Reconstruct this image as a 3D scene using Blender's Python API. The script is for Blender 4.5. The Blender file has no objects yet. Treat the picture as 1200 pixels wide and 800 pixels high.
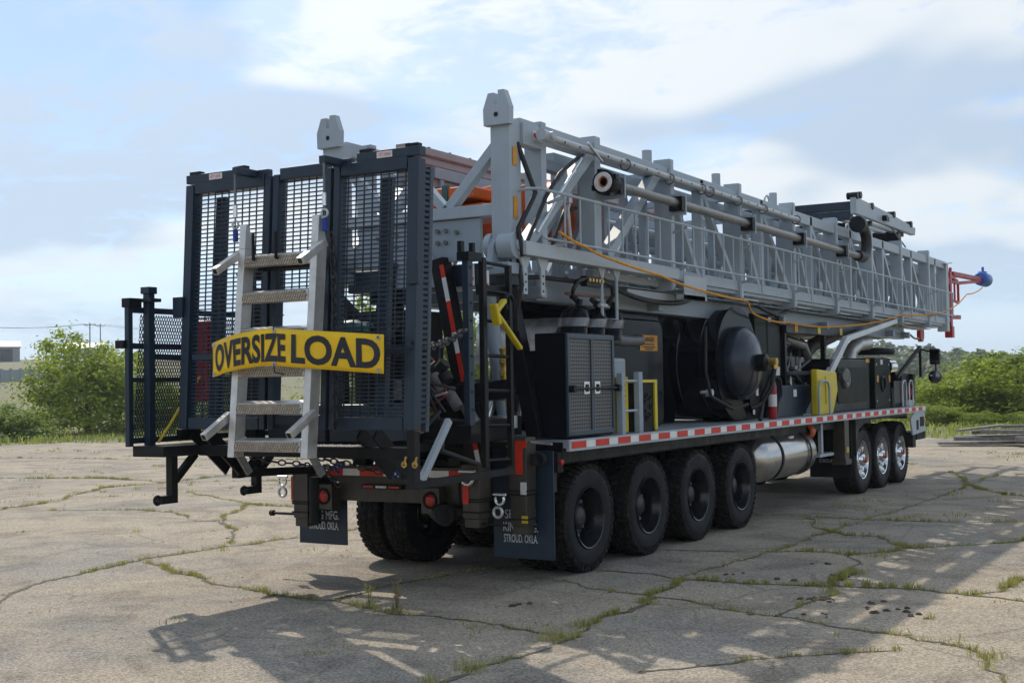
import bpy, bmesh, math, random
from mathutils import Vector, Matrix, noise as mnoise
random.seed(7)
PI = math.pi
SC = bpy.context.scene
COL = SC.collection

# ------------------------------------------------------------------ camera
cam_d = bpy.data.cameras.new('camera')
cam = bpy.data.objects.new('camera', cam_d); COL.objects.link(cam)
cam_d.sensor_width = 36.0; cam_d.lens = 45.69; cam_d.clip_end = 6000; cam_d.clip_start = 0.1
_r = Vector((0.85635711, 0.51611421, -0.01669196)); _u = Vector((0.03052919, -0.01833415, 0.99936571)); _f = Vector((-0.51548082, 0.85632352, 0.03145713))
cam.matrix_world = Matrix(((_r.x, _u.x, -_f.x, 7.0517), (_r.y, _u.y, -_f.y, -11.0963), (_r.z, _u.z, -_f.z, 1.8244), (0, 0, 0, 1)))
SC.camera = cam

# ------------------------------------------------------------------ sky, sun, exposure
SUN_TO = Vector((-0.80, 0.58, 1.0)).normalized()          # from the ground towards the sun
world = bpy.data.worlds.new('World'); SC.world = world; world.use_nodes = True
wn = world.node_tree.nodes; wl = world.node_tree.links; wn.clear()
def N(t, **k):
    n = wn.new(t)
    for a, b in k.items(): setattr(n, a, b)
    return n
sky = N('ShaderNodeTexSky', sky_type='NISHITA'); sky.sun_disc = False
sky.sun_elevation = math.asin(SUN_TO.z); sky.sun_rotation = math.atan2(SUN_TO.x, SUN_TO.y)
sky.air_density = 1.0; sky.dust_density = 0.3; sky.ozone_density = 1.5; sky.altitude = 250
tc = N('ShaderNodeTexCoord'); sep = N('ShaderNodeSeparateXYZ'); wl.new(tc.outputs['Generated'], sep.inputs[0])
def wmath(op, a, b=None, clamp=False):
    m = N('ShaderNodeMath', operation=op); m.use_clamp = clamp
    for i, x in enumerate((a, b)):
        if x is None: continue
        if isinstance(x, (int, float)): m.inputs[i].default_value = x
        else: wl.new(x, m.inputs[i])
    return m.outputs[0]
zz = wmath('ADD', wmath('MAXIMUM', sep.outputs[2], 0.0), 0.16)
cx = wmath('DIVIDE', sep.outputs[0], zz); cy = wmath('DIVIDE', sep.outputs[1], zz)
cmb = N('ShaderNodeCombineXYZ'); wl.new(cx, cmb.inputs[0]); wl.new(cy, cmb.inputs[1]); cmb.inputs[2].default_value = 3.1
def wnoise(scale, det, rough, dist, off=0.0):
    n = N('ShaderNodeTexNoise'); n.inputs['Scale'].default_value = scale; n.inputs['Detail'].default_value = det
    n.inputs['Roughness'].default_value = rough; n.inputs['Distortion'].default_value = dist
    v = N('ShaderNodeVectorMath', operation='ADD'); wl.new(cmb.outputs[0], v.inputs[0]); v.inputs[1].default_value = (off, off * 1.7, 0)
    wl.new(v.outputs[0], n.inputs['Vector']); return n.outputs['Fac']
n1 = wnoise(0.55, 6, 0.55, 0.3, 31.0); n2 = wnoise(2.1, 5, 0.6, 0.5, 2.7)
n3 = wnoise(8.0, 6, 0.66, 0.6, 3.3)
dens = wmath('ADD', wmath('ADD', wmath('MULTIPLY', n1, 0.52), wmath('MULTIPLY', n2, 0.30)), wmath('MULTIPLY', n3, 0.18))
mr = N('ShaderNodeMapRange', interpolation_type='SMOOTHSTEP'); wl.new(dens, mr.inputs[0]); mr.inputs[1].default_value = 0.455; mr.inputs[2].default_value = 0.525
mr.inputs[3].default_value = 0.50; mr.inputs[4].default_value = 0.96
# thick cores of the cloud are greyer than its thin sunlit edges
mg = N('ShaderNodeMapRange', interpolation_type='SMOOTHSTEP'); wl.new(wnoise(0.9, 3, 0.5, 0.2, 11.0), mg.inputs[0]); mg.inputs[1].default_value = 0.45; mg.inputs[2].default_value = 0.55
cc = N('ShaderNodeMix', data_type='RGBA'); wl.new(mg.outputs[0], cc.inputs[0]); cc.inputs[6].default_value = (4.75, 5.05, 5.25, 1); cc.inputs[7].default_value = (3.05, 3.7, 4.5, 1)
sk = N('ShaderNodeVectorMath', operation='MULTIPLY'); wl.new(sky.outputs[0], sk.inputs[0]); sk.inputs[1].default_value = (0.58, 0.66, 0.78)
# thin cloud glows towards the sun (forward scattering)
dp = N('ShaderNodeVectorMath', operation='DOT_PRODUCT'); wl.new(tc.outputs['Generated'], dp.inputs[0]); dp.inputs[1].default_value = SUN_TO
glow = wmath('ADD', wmath('MULTIPLY', wmath('POWER', wmath('MAXIMUM', dp.outputs['Value'], 0.0), 6.0), 0.45), 0.90)
cg = N('ShaderNodeVectorMath', operation='SCALE'); wl.new(cc.outputs[2], cg.inputs[0]); wl.new(glow, cg.inputs['Scale'])
mx = N('ShaderNodeMix', data_type='RGBA'); wl.new(mr.outputs[0], mx.inputs[0]); wl.new(sk.outputs[0], mx.inputs[6]); wl.new(cg.outputs[0], mx.inputs[7])
# far air veils the lowest sky
low = N('ShaderNodeMapRange', interpolation_type='SMOOTHSTEP'); wl.new(sep.outputs[2], low.inputs[0]); low.inputs[1].default_value = 0.0; low.inputs[2].default_value = 0.15; low.inputs[3].default_value = 0.85; low.inputs[4].default_value = 0.0
hm = N('ShaderNodeMix', data_type='RGBA'); wl.new(low.outputs[0], hm.inputs[0]); wl.new(mx.outputs[2], hm.inputs[6]); hm.inputs[7].default_value = (3.3, 4.15, 5.1, 1)
bg = N('ShaderNodeBackground'); wl.new(hm.outputs[2], bg.inputs[0]); bg.inputs[1].default_value = 0.118
wo = N('ShaderNodeOutputWorld'); wl.new(bg.outputs[0], wo.inputs[0])

sun_d = bpy.data.lights.new('sun', 'SUN'); sun_d.energy = 2.0; sun_d.angle = math.radians(0.7); sun_d.color = (1.0, 0.92, 0.80)
sun = bpy.data.objects.new('sun', sun_d); COL.objects.link(sun)
sun.rotation_euler = (-SUN_TO).to_track_quat('-Z', 'Y').to_euler(); sun.location = (-8, 6, 20)

SC.view_settings.view_transform = 'Standard'; SC.view_settings.look = 'None'; SC.view_settings.gamma = 1.0
SC.view_settings.use_curve_mapping = False; SC.view_settings.exposure = 0.72
SC.render.engine = 'CYCLES'; SC.cycles.use_denoising = True
SC.cycles.max_bounces = 5; SC.cycles.diffuse_bounces = 3; SC.cycles.glossy_bounces = 3; SC.cycles.transmission_bounces = 2; SC.cycles.use_adaptive_sampling = True; SC.cycles.adaptive_threshold = 0.02; world.cycles.sampling_method = 'MANUAL'; world.cycles.sample_map_resolution = 512; SC.cycles.caustics_reflective = False; SC.cycles.caustics_refractive = False

# ------------------------------------------------------------------ materials
M = {}
def mat(name, col, rough=0.5, metal=0.0, var=0.12, vscale=3.0, bump=0.0, bscale=60.0, dust=0.0, coat=0.0, col2=None, spec=0.5):
    m = bpy.data.materials.new(name); m.use_nodes = True; M[name] = m
    nt = m.node_tree; n = nt.nodes; l = nt.links; b = n['Principled BSDF']
    b.inputs['Roughness'].default_value = rough; b.inputs['Metallic'].default_value = metal
    b.inputs['Specular IOR Level'].default_value = spec
    if coat: b.inputs['Coat Weight'].default_value = coat; b.inputs['Coat Roughness'].default_value = 0.12
    t = n.new('ShaderNodeTexCoord'); g = n.new('ShaderNodeNewGeometry')
    no = n.new('ShaderNodeTexNoise'); no.inputs['Scale'].default_value = vscale; no.inputs['Detail'].default_value = 3; no.inputs['Roughness'].default_value = 0.62
    l.new(g.outputs['Position'], no.inputs['Vector'])
    c2 = col2 or tuple(min(1, c * (1 + var * 2.2) + var * 0.01) for c in col); c1 = tuple(c * (1 - var * 1.6) for c in col)
    r = n.new('ShaderNodeValToRGB'); r.color_ramp.elements[0].position = 0.3; r.color_ramp.elements[1].position = 0.72
    r.color_ramp.elements[0].color = (*c1, 1); r.color_ramp.elements[1].color = (*c2, 1); l.new(no.outputs['Fac'], r.inputs[0])
    out = r.outputs[0]
    if dust:
        nd = n.new('ShaderNodeTexNoise'); nd.inputs['Scale'].default_value = vscale * 3.1; nd.inputs['Detail'].default_value = 4; nd.inputs['Roughness'].default_value = 0.7
        vm = n.new('ShaderNodeVectorMath'); vm.operation = 'MULTIPLY'; l.new(g.outputs['Position'], vm.inputs[0]); vm.inputs[1].default_value = (1.0, 1.0, 0.28); l.new(vm.outputs[0], nd.inputs['Vector'])
        mrd = n.new('ShaderNodeMapRange'); l.new(nd.outputs['Fac'], mrd.inputs[0]); mrd.inputs[1].default_value = 0.48; mrd.inputs[2].default_value = 0.78; mrd.inputs[4].default_value = dust
        mi = n.new('ShaderNodeMix'); mi.data_type = 'RGBA'; l.new(mrd.outputs[0], mi.inputs[0]); l.new(out, mi.inputs[6]); mi.inputs[7].default_value = (0.26, 0.22, 0.17, 1); out = mi.outputs[2]
    l.new(out, b.inputs['Base Color'])
    mr_ = n.new('ShaderNodeMapRange'); l.new(no.outputs['Fac'], mr_.inputs[0]); mr_.inputs[1].default_value = 0.3; mr_.inputs[2].default_value = 0.7
    mr_.inputs[3].default_value = max(0.02, rough * 0.8); mr_.inputs[4].default_value = min(1, rough * 1.25); l.new(mr_.outputs[0], b.inputs['Roughness'])
    if bump:
        nb = n.new('ShaderNodeTexNoise'); nb.inputs['Scale'].default_value = bscale; nb.inputs['Detail'].default_value = 4; l.new(g.outputs['Position'], nb.inputs['Vector'])
        bp = n.new('ShaderNodeBump'); bp.inputs['Strength'].default_value = bump; bp.inputs['Distance'].default_value = 0.01; l.new(nb.outputs['Fac'], bp.inputs['Height']); l.new(bp.outputs[0], b.inputs['Normal'])
    return m
mat('navy', (0.012, 0.027, 0.048), 0.40, 0, 0.12, 2.0, dust=0.03, spec=0.4)
mat('navy_light', (0.035, 0.055, 0.080), 0.36, 0, 0.10, 2.0, dust=0.06)
mat('black', (0.007, 0.008, 0.010), 0.36, 0, 0.15, 2.5, dust=0.01, spec=0.18)
mat('black_dull', (0.012, 0.012, 0.013), 0.62, 0, 0.2, 4.0, dust=0.05, spec=0.25)
mat('black_gloss', (0.004, 0.006, 0.010), 0.20, 0, 0.15, 1.4, bump=0.04, bscale=2.2, spec=0.10)
mat('green_black', (0.005, 0.010, 0.007), 0.32, 0, 0.15, 1.5, bump=0.03, bscale=2.5, spec=0.05)
mat('chassis', (0.010, 0.009, 0.008), 0.60, 0, 0.25, 5.0, dust=0.14)
mat('jack_paint', (0.045, 0.037, 0.028), 0.42, 0, 0.15, 4.0, dust=0.12)
mat('mast_grey', (0.365, 0.42, 0.465), 0.42, 0, 0.09, 1.2, dust=0.14)
mat('mast_grey_dark', (0.28, 0.335, 0.385), 0.42, 0, 0.08, 1.5, dust=0.05)
mat('mast_pale', (0.42, 0.465, 0.495), 0.42, 0, 0.07, 1.5, dust=0.08)
mat('rail_pink', (0.33, 0.28, 0.27), 0.5, 0, 0.10, 2.0, dust=0.10)
mat('rail_rust', (0.17, 0.085, 0.07), 0.7, 0, 0.2, 5.0)
mat('deck_grey', (0.30, 0.32, 0.34), 0.45, 0, 0.10, 2.0, dust=0.14)
mat('alu', (0.63, 0.61, 0.575), 0.40, 0.72, 0.10, 7.0, bump=0.05, bscale=30, dust=0.10)
mat('alu_bright', (0.80, 0.80, 0.79), 0.25, 0.8, 0.05, 6.0)
mat('chrome', (0.82, 0.82, 0.82), 0.10, 1.0, 0.04, 4.0)
mat('steel_pipe', (0.20, 0.195, 0.19), 0.33, 0.6, 0.15, 6.0)
mat('tank_alu', (0.52, 0.50, 0.47), 0.22, 0.95, 0.06, 3.0)
mat('galv', (0.50, 0.51, 0.52), 0.38, 0.7, 0.16, 9.0)
mat('rubber', (0.007, 0.008, 0.010), 0.55, 0, 0.2, 6.0, dust=0.025, spec=0.22, bump=0.1, bscale=90)
mat('tread', (0.012, 0.011, 0.010), 0.85, 0, 0.25, 8.0, dust=0.26, spec=0.2)
mat('rim_black', (0.010, 0.012, 0.015), 0.22, 0, 0.1, 3.0)
mat('hub_grey', (0.035, 0.036, 0.038), 0.4, 0.2, 0.2, 9.0)
mat('rod_grey', (0.42, 0.44, 0.45), 0.4, 0.4, 0.1, 6.0, dust=0.08)
mat('strut_pale', (0.60, 0.62, 0.62), 0.35, 0.2, 0.08, 3.0)
mat('drum_gloss', (0.005, 0.008, 0.014), 0.16, 0, 0.15, 1.4, bump=0.05, bscale=2.2, spec=0.6)
mat('tape_red', (0.66, 0.030, 0.012), 0.35, 0, 0.08, 6.0, spec=0.3)
mat('tape_white', (0.80, 0.80, 0.79), 0.35, 0, 0.05, 6.0, dust=0.10)
mat('red', (0.34, 0.010, 0.012), 0.40, 0, 0.12, 3.0)
mat('red_hub', (0.45, 0.02, 0.015), 0.35, 0, 0.1, 3.0)
mat('lens_red', (0.45, 0.025, 0.015), 0.22, 0, 0.1, 40.0)
mat('blue', (0.02, 0.11, 0.42), 0.35, 0, 0.1, 3.0)
mat('yellow', (0.66, 0.50, 0.015), 0.40, 0, 0.08, 3.0, dust=0.08)
mat('banner', (0.90, 0.55, 0.004), 0.55, 0, 0.06, 5.0, bump=0.05, bscale=14)
mat('letter_black', (0.012, 0.014, 0.018), 0.55, 0, 0.1, 5.0)
mat('letter_white', (0.62, 0.64, 0.65), 0.6, 0, 0.1, 20.0)
mat('label_white', (0.72, 0.68, 0.66), 0.5, 0, 0.08, 30.0)
mat('label_red', (0.55, 0.06, 0.05), 0.5, 0, 0.1, 30.0)
mat('label_orange', (0.62, 0.26, 0.01), 0.5, 0, 0.1, 10.0)
mat('orange', (0.62, 0.11, 0.012), 0.42, 0, 0.10, 3.0, dust=0.06)
mat('rope_orange', (0.70, 0.30, 0.02), 0.8, 0, 0.2, 30.0)
mat('rope_yellow', (0.62, 0.46, 0.04), 0.8, 0, 0.2, 40.0)
mat('strap_blue', (0.015, 0.04, 0.28), 0.6, 0, 0.2, 9.0)
mat('cable', (0.16, 0.16, 0.17), 0.45, 0.5, 0.2, 9.0)
mat('hose', (0.012, 0.012, 0.013), 0.5, 0, 0.2, 9.0)
mat('copper', (0.42, 0.17, 0.08), 0.4, 0.8, 0.15, 9.0)
mat('brass', (0.55, 0.36, 0.10), 0.35, 0.85, 0.15, 9.0)
mat('pump_green', (0.02, 0.09, 0.09), 0.4, 0, 0.15, 6.0)
mat('cast', (0.17, 0.17, 0.16), 0.55, 0.4, 0.25, 9.0, dust=0.1)
mat('glass_mirror', (0.16, 0.17, 0.19), 0.06, 1.0, 0.02, 3.0)
mat('amber', (0.70, 0.30, 0.02), 0.3, 0, 0.1, 9.0)
mat('bark', (0.085, 0.065, 0.05), 0.9, 0, 0.25, 4.0, bump=0.4, bscale=12)
mat('wood_grey', (0.20, 0.185, 0.17), 0.85, 0, 0.22, 7.0, bump=0.4, bscale=25)
mat('pole_wood', (0.13, 0.11, 0.095), 0.9, 0, 0.2, 3.0)
mat('metal_wall', (0.30, 0.32, 0.33), 0.6, 0, 0.07, 0.1)
mat('roof_metal', (0.14, 0.145, 0.15), 0.5, 0.1, 0.07, 0.1)
mat('fence_grey', (0.30, 0.33, 0.35), 0.7, 0, 0.1, 0.1)
mat('dark_pane', (0.03, 0.035, 0.04), 0.15, 0, 0.1, 1.0)
mat('clod', (0.065, 0.043, 0.03), 0.95, 0, 0.3, 20.0, bump=0.5, bscale=60)
mat('soil', (0.060, 0.052, 0.038), 0.95, 0, 0.35, 14.0, bump=0.5, bscale=70, col2=(0.19, 0.165, 0.125))

mat('cable_dark', (0.035, 0.036, 0.040), 0.45, 0.4, 0.2, 9.0)
mat('serrated', (0.50, 0.44, 0.36), 0.5, 0.5, 0.15, 20.0)
mat('dome', (0.028, 0.036, 0.052), 0.24, 0.3, 0.12, 1.5, bump=0.04, bscale=3)
def perforated_mat():
    m = bpy.data.materials.new('perforated'); m.use_nodes = True; M['perforated'] = m
    n = m.node_tree.nodes; l = m.node_tree.links; p = n['Principled BSDF']; p.inputs['Roughness'].default_value = 0.45; p.inputs['Metallic'].default_value = 0.2
    g = n.new('ShaderNodeNewGeometry'); sp_ = n.new('ShaderNodeSeparateXYZ'); l.new(g.outputs['Position'], sp_.inputs[0])
    def mt(op, a, b=None):
        x = n.new('ShaderNodeMath'); x.operation = op
        for i, v in enumerate((a, b)):
            if v is None: continue
            if isinstance(v, (int, float)): x.inputs[i].default_value = v
            else: l.new(v, x.inputs[i])
        return x.outputs[0]
    k = 2 * PI / 0.07; a = mt('SINE', mt('MULTIPLY', mt('ADD', sp_.outputs[1], sp_.outputs[2]), k)); b = mt('SINE', mt('MULTIPLY', mt('SUBTRACT', sp_.outputs[1], sp_.outputs[2]), k)); h = mt('MULTIPLY', a, b)
    r = n.new('ShaderNodeMapRange'); l.new(h, r.inputs[0]); r.inputs[1].default_value = -0.1; r.inputs[2].default_value = 0.3
    mi = n.new('ShaderNodeMix'); mi.data_type = 'RGBA'; l.new(r.outputs[0], mi.inputs[0]); mi.inputs[6].default_value = (0.05, 0.05, 0.05, 1); mi.inputs[7].default_value = (0.17, 0.17, 0.165, 1); l.new(mi.outputs[2], p.inputs['Base Color'])
    bp = n.new('ShaderNodeBump'); bp.inputs['Strength'].default_value = 0.6; bp.inputs['Distance'].default_value = 0.006; l.new(r.outputs[0], bp.inputs['Height']); l.new(bp.outputs[0], p.inputs['Normal'])
perforated_mat()

def leaf_mat(name, a, b, back=0.35):
    m = bpy.data.materials.new(name); m.use_nodes = True; M[name] = m
    n = m.node_tree.nodes; l = m.node_tree.links; p = n['Principled BSDF']; p.inputs['Roughness'].default_value = 0.55; p.inputs['Specular IOR Level'].default_value = 0.3
    g = n.new('ShaderNodeNewGeometry'); o = n.new('ShaderNodeObjectInfo')
    no = n.new('ShaderNodeTexNoise'); no.inputs['Scale'].default_value = 0.9; no.inputs['Detail'].default_value = 3; l.new(g.outputs['Position'], no.inputs['Vector'])
    ad = n.new('ShaderNodeMath'); ad.operation = 'MULTIPLY_ADD'; l.new(g.outputs['Random Per Island'], ad.inputs[0]); ad.inputs[1].default_value = 0.45; l.new(no.outputs['Fac'], ad.inputs[2])
    r = n.new('ShaderNodeValToRGB'); r.color_ramp.elements[0].position = 0.35; r.color_ramp.elements[1].position = 0.95
    r.color_ramp.elements[0].color = (*a, 1); r.color_ramp.elements[1].color = (*b, 1); l.new(ad.outputs[0], r.inputs[0]); l.new(r.outputs[0], p.inputs['Base Color'])
    tr = n.new('ShaderNodeBsdfTranslucent'); ht = n.new('ShaderNodeHueSaturation'); ht.inputs['Value'].default_value = 1.3; l.new(r.outputs[0], ht.inputs['Color']); l.new(ht.outputs[0], tr.inputs[0])
    ms = n.new('ShaderNodeMixShader'); ms.inputs[0].default_value = back; l.new(p.outputs[0], ms.inputs[1]); l.new(tr.outputs[0], ms.inputs[2])
    l.new(ms.outputs[0], n['Material Output'].inputs['Surface'])
leaf_mat('leaf_bright', (0.12, 0.185, 0.018), (0.33, 0.39, 0.052), 0.5)
leaf_mat('leaf_mid', (0.10, 0.165, 0.024), (0.25, 0.32, 0.055), 0.5)
leaf_mat('leaf_dark', (0.028, 0.058, 0.022), (0.062, 0.10, 0.032))
leaf_mat('leaf_far', (0.085, 0.12, 0.055), (0.15, 0.19, 0.085), 0.35)
leaf_mat('grass_blade', (0.16, 0.175, 0.03), (0.40, 0.37, 0.12), 0.4)
leaf_mat('grass_dry', (0.20, 0.15, 0.07), (0.32, 0.25, 0.13), 0.3)
leaf_mat('meadow_blade', (0.12, 0.18, 0.03), (0.34, 0.36, 0.09), 0.4)

def pavement_mat():
    m = bpy.data.materials.new('pavement'); m.use_nodes = True; M['pavement'] = m
    n = m.node_tree.nodes; l = m.node_tree.links; p = n['Principled BSDF']; p.inputs['Roughness'].default_value = 0.9; p.inputs['Specular IOR Level'].default_value = 0.25
    g = n.new('ShaderNodeNewGeometry')
    def noi(s, d=6, r=0.6, dist=0.0):
        x = n.new('ShaderNodeTexNoise'); x.inputs['Scale'].default_value = s; x.inputs['Detail'].default_value = d; x.inputs['Roughness'].default_value = r; x.inputs['Distortion'].default_value = dist
        l.new(g.outputs['Position'], x.inputs['Vector']); return x
    def ramp(src, *st):
        r = n.new('ShaderNodeValToRGB'); e = r.color_ramp.elements
        while len(e) < len(st): e.new(0.5)
        for k, (po, c) in enumerate(st): e[k].position = po; e[k].color = (*c, 1)
        l.new(src, r.inputs[0]); return r.outputs[0]
    def mixc(f, a, b, mode='MIX'):
        x = n.new('ShaderNodeMix'); x.data_type = 'RGBA'; x.blend_type = mode
        if isinstance(f, float): x.inputs[0].default_value = f
        else: l.new(f, x.inputs[0])
        for i, c in ((6, a), (7, b)):
            if isinstance(c, tuple): x.inputs[i].default_value = (*c, 1)
            else: l.new(c, x.inputs[i])
        return x.outputs[2]
    base = ramp(noi(0.33, 8, 0.62, 0.6).outputs['Fac'], (0.34, (0.295, 0.275, 0.245)), (0.50, (0.385, 0.332, 0.262)), (0.70, (0.44, 0.372, 0.285)))
    fine = ramp(noi(48, 5, 0.7).outputs['Fac'], (0.3, (0.62, 0.62, 0.62)), (0.7, (1.22, 1.22, 1.22)))
    c = mixc(1.0, base, fine, 'MULTIPLY')
    # exposed aggregate: pale and dark stones
    v = n.new('ShaderNodeTexVoronoi'); v.inputs['Scale'].default_value = 70; l.new(g.outputs['Position'], v.inputs['Vector'])
    st = n.new('ShaderNodeSeparateColor'); l.new(v.outputs['Color'], st.inputs[0])
    c = mixc(1.0, c, ramp(st.outputs[0], (0.0, (0.60, 0.60, 0.62)), (0.5, (1.0, 1.0, 1.0)), (1.0, (1.36, 1.34, 1.28))), 'MULTIPLY')
    # worn stains
    stn = ramp(noi(1.1, 7, 0.66, 0.8).outputs['Fac'], (0.38, (0.60, 0.59, 0.58)), (0.50, (0.95, 0.94, 0.92)), (0.64, (1.10, 1.09, 1.06)))
    c = mixc(0.75, c, stn, 'MULTIPLY')
    # hairline cracks
    wv = n.new('ShaderNodeMix'); wv.data_type = 'VECTOR'; wv.inputs[0].default_value = 0.16; l.new(g.outputs['Position'], wv.inputs[4]); l.new(noi(1.7, 6, 0.65).outputs['Color'], wv.inputs[5])
    heights = []
    for s_, w_, den in ((0.62, 0.012, 0.50), (2.3, 0.016, 0.52)):
        vo = n.new('ShaderNodeTexVoronoi'); vo.feature = 'DISTANCE_TO_EDGE'; vo.inputs['Scale'].default_value = s_; l.new(wv.outputs[1], vo.inputs['Vector'])
        mr_ = n.new('ShaderNodeMapRange'); l.new(vo.outputs[0], mr_.inputs[0]); mr_.inputs[1].default_value = 0.0; mr_.inputs[2].default_value = w_; mr_.inputs[3].default_value = 1; mr_.inputs[4].default_value = 0
        ga = n.new('ShaderNodeMapRange'); l.new(noi(0.5 * s_ + 0.2, 3, 0.5).outputs['Fac'], ga.inputs[0]); ga.inputs[1].default_value = den - 0.05; ga.inputs[2].default_value = den + 0.10
        mu = n.new('ShaderNodeMath'); mu.operation = 'MULTIPLY'; l.new(mr_.outputs[0], mu.inputs[0]); l.new(ga.outputs[0], mu.inputs[1])
        m2 = n.new('ShaderNodeMath'); m2.operation = 'MULTIPLY'; l.new(mu.outputs[0], m2.inputs[0]); m2.inputs[1].default_value = 0.42
        c = mixc(m2.outputs[0], c, (0.07, 0.062, 0.052)); heights.append(mu.outputs[0])
    l.new(c, p.inputs['Base Color'])
    hb = noi(85, 5, 0.7).outputs['Fac']; ad = n.new('ShaderNodeMath'); ad.operation = 'SUBTRACT'; l.new(hb, ad.inputs[0]); l.new(heights[1], ad.inputs[1])
    a2 = n.new('ShaderNodeMath'); a2.operation = 'SUBTRACT'; l.new(ad.outputs[0], a2.inputs[0]); l.new(heights[0], a2.inputs[1])
    bp = n.new('ShaderNodeBump'); bp.inputs['Strength'].default_value = 0.55; bp.inputs['Distance'].default_value = 0.012; l.new(a2.outputs[0], bp.inputs['Height']); l.new(bp.outputs[0], p.inputs['Normal'])
pavement_mat()
mat('meadow', (0.13, 0.155, 0.05), 0.95, 0, 0.3, 0.12, bump=0.5, bscale=3, col2=(0.23, 0.21, 0.095))

# ------------------------------------------------------------------ builders
class MB:
    def __init__(s): s.v = []; s.f = []
    def add(s, vs, fs):
        o = len(s.v); s.v += [tuple(p) for p in vs]; s.f += [tuple(i + o for i in f) for f in fs]; return s
    def box(s, x0, x1, y0, y1, z0, z1):
        return s.add([(x0,y0,z0),(x1,y0,z0),(x1,y1,z0),(x0,y1,z0),(x0,y0,z1),(x1,y0,z1),(x1,y1,z1),(x0,y1,z1)],
                     [(0,3,2,1),(4,5,6,7),(0,1,5,4),(1,2,6,5),(2,3,7,6),(3,0,4,7)])
    def bar(s, p, q, w, h, up=(0,0,1)):
        p = Vector(p); q = Vector(q); d = (q - p).normalized(); u = Vector(up)
        if abs(d.dot(u)) > 0.97: u = Vector((0, 1, 0)) if abs(d.y) < 0.9 else Vector((1, 0, 0))
        a = d.cross(u).normalized() * (w / 2); b = a.cross(d).normalized() * (h / 2)
        vs = [p - a - b, p + a - b, p + a + b, p - a + b, q - a - b, q + a - b, q + a + b, q - a + b]
        return s.add(vs, [(0,1,2,3),(7,6,5,4),(0,4,5,1),(1,5,6,2),(2,6,7,3),(3,7,4,0)])
    def tube(s, pts, r, n=8, caps=True):
        pts = [Vector(p) for p in pts]; rings = []; prev = None
        for i, p in enumerate(pts):
            d = (pts[min(i + 1, len(pts) - 1)] - pts[max(i - 1, 0)]).normalized()
            if prev is None:
                u = Vector((0, 0, 1)) if abs(d.z) < 0.9 else Vector((1, 0, 0)); a = d.cross(u).normalized()
            else: a = (prev - d * prev.dot(d)).normalized()
            prev = a; b = d.cross(a); rr = r[i] if isinstance(r, (list, tuple)) else r
            rings.append([p + a * math.cos(2*PI*k/n) * rr + b * math.sin(2*PI*k/n) * rr for k in range(n)])
        vs = [v for rg in rings for v in rg]; fs = []
        for i in range(len(pts) - 1):
            for k in range(n): fs.append((i*n + k, i*n + (k+1) % n, (i+1)*n + (k+1) % n, (i+1)*n + k))
        if caps: fs.append(tuple(range(n))[::-1]); fs.append(tuple((len(pts)-1)*n + k for k in range(n)))
        return s.add(vs, fs)
    def cyl(s, p, q, r, n=16, r2=None): return s.tube([p, q], [r, r if r2 is None else r2], n)
    def lathe(s, prof, o, axis='X', n=32):            # prof: (distance along axis, radius)
        o = Vector(o); vs = []; fs = []
        for h, r in prof:
            for k in range(n):
                c, d = math.cos(2*PI*k/n) * r, math.sin(2*PI*k/n) * r
                vs.append(o + (Vector((h, c, d)) if axis == 'X' else Vector((c, h, d)) if axis == 'Y' else Vector((c, d, h))))
        for i in range(len(prof) - 1):
            for k in range(n): fs.append((i*n + k, (i+1)*n + k, (i+1)*n + (k+1) % n, i*n + (k+1) % n))
        return s.add(vs, fs)
    def prism(s, poly, axis, a, b):                   # poly in the two other axes, in order
        n = len(poly)
        def P(u, v, t): return (t, u, v) if axis == 'X' else (u, t, v) if axis == 'Y' else (u, v, t)
        vs = [P(u, v, a) for u, v in poly] + [P(u, v, b) for u, v in poly]
        fs = [tuple(range(n)), tuple(range(2*n - 1, n - 1, -1))] + [(i, n + i, n + (i+1) % n, (i+1) % n) for i in range(n)]
        return s.add(vs, fs)
    def torus(s, o, R_, r, axis='X', n=20, m=8, arc=2*PI, start=0):
        o = Vector(o); vs = []; fs = []; closed = arc > 2*PI - 1e-3; nn = n if closed else n + 1
        for i in range(nn):
            t = start + arc * i / n
            for k in range(m):
                a = 2*PI*k/m; rr = R_ + r * math.cos(a); h = r * math.sin(a); c, d = rr * math.cos(t), rr * math.sin(t)
                vs.append(o + (Vector((h, c, d)) if axis == 'X' else Vector((c, h, d)) if axis == 'Y' else Vector((c, d, h))))
        for i in range(n if closed else n):
            for k in range(m): fs.append((i*m + k, i*m + (k+1) % m, ((i+1) % nn)*m + (k+1) % m, ((i+1) % nn)*m + k))
        return s.add(vs, fs)
    def mesh(s, name, material, smooth=None, off=(0,0,0)):
        me = bpy.data.meshes.new(name); me.from_pydata([(v[0]-off[0], v[1]-off[1], v[2]-off[2]) for v in s.v], [], s.f)
        bm = bmesh.new(); bm.from_mesh(me); bmesh.ops.recalc_face_normals(bm, faces=bm.faces); bm.to_mesh(me); bm.free()
        me.materials.append(M[material])
        if smooth:
            me.polygons.foreach_set('use_smooth', [True] * len(me.polygons)); me.set_sharp_from_angle(angle=math.radians(smooth))
        return me

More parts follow.
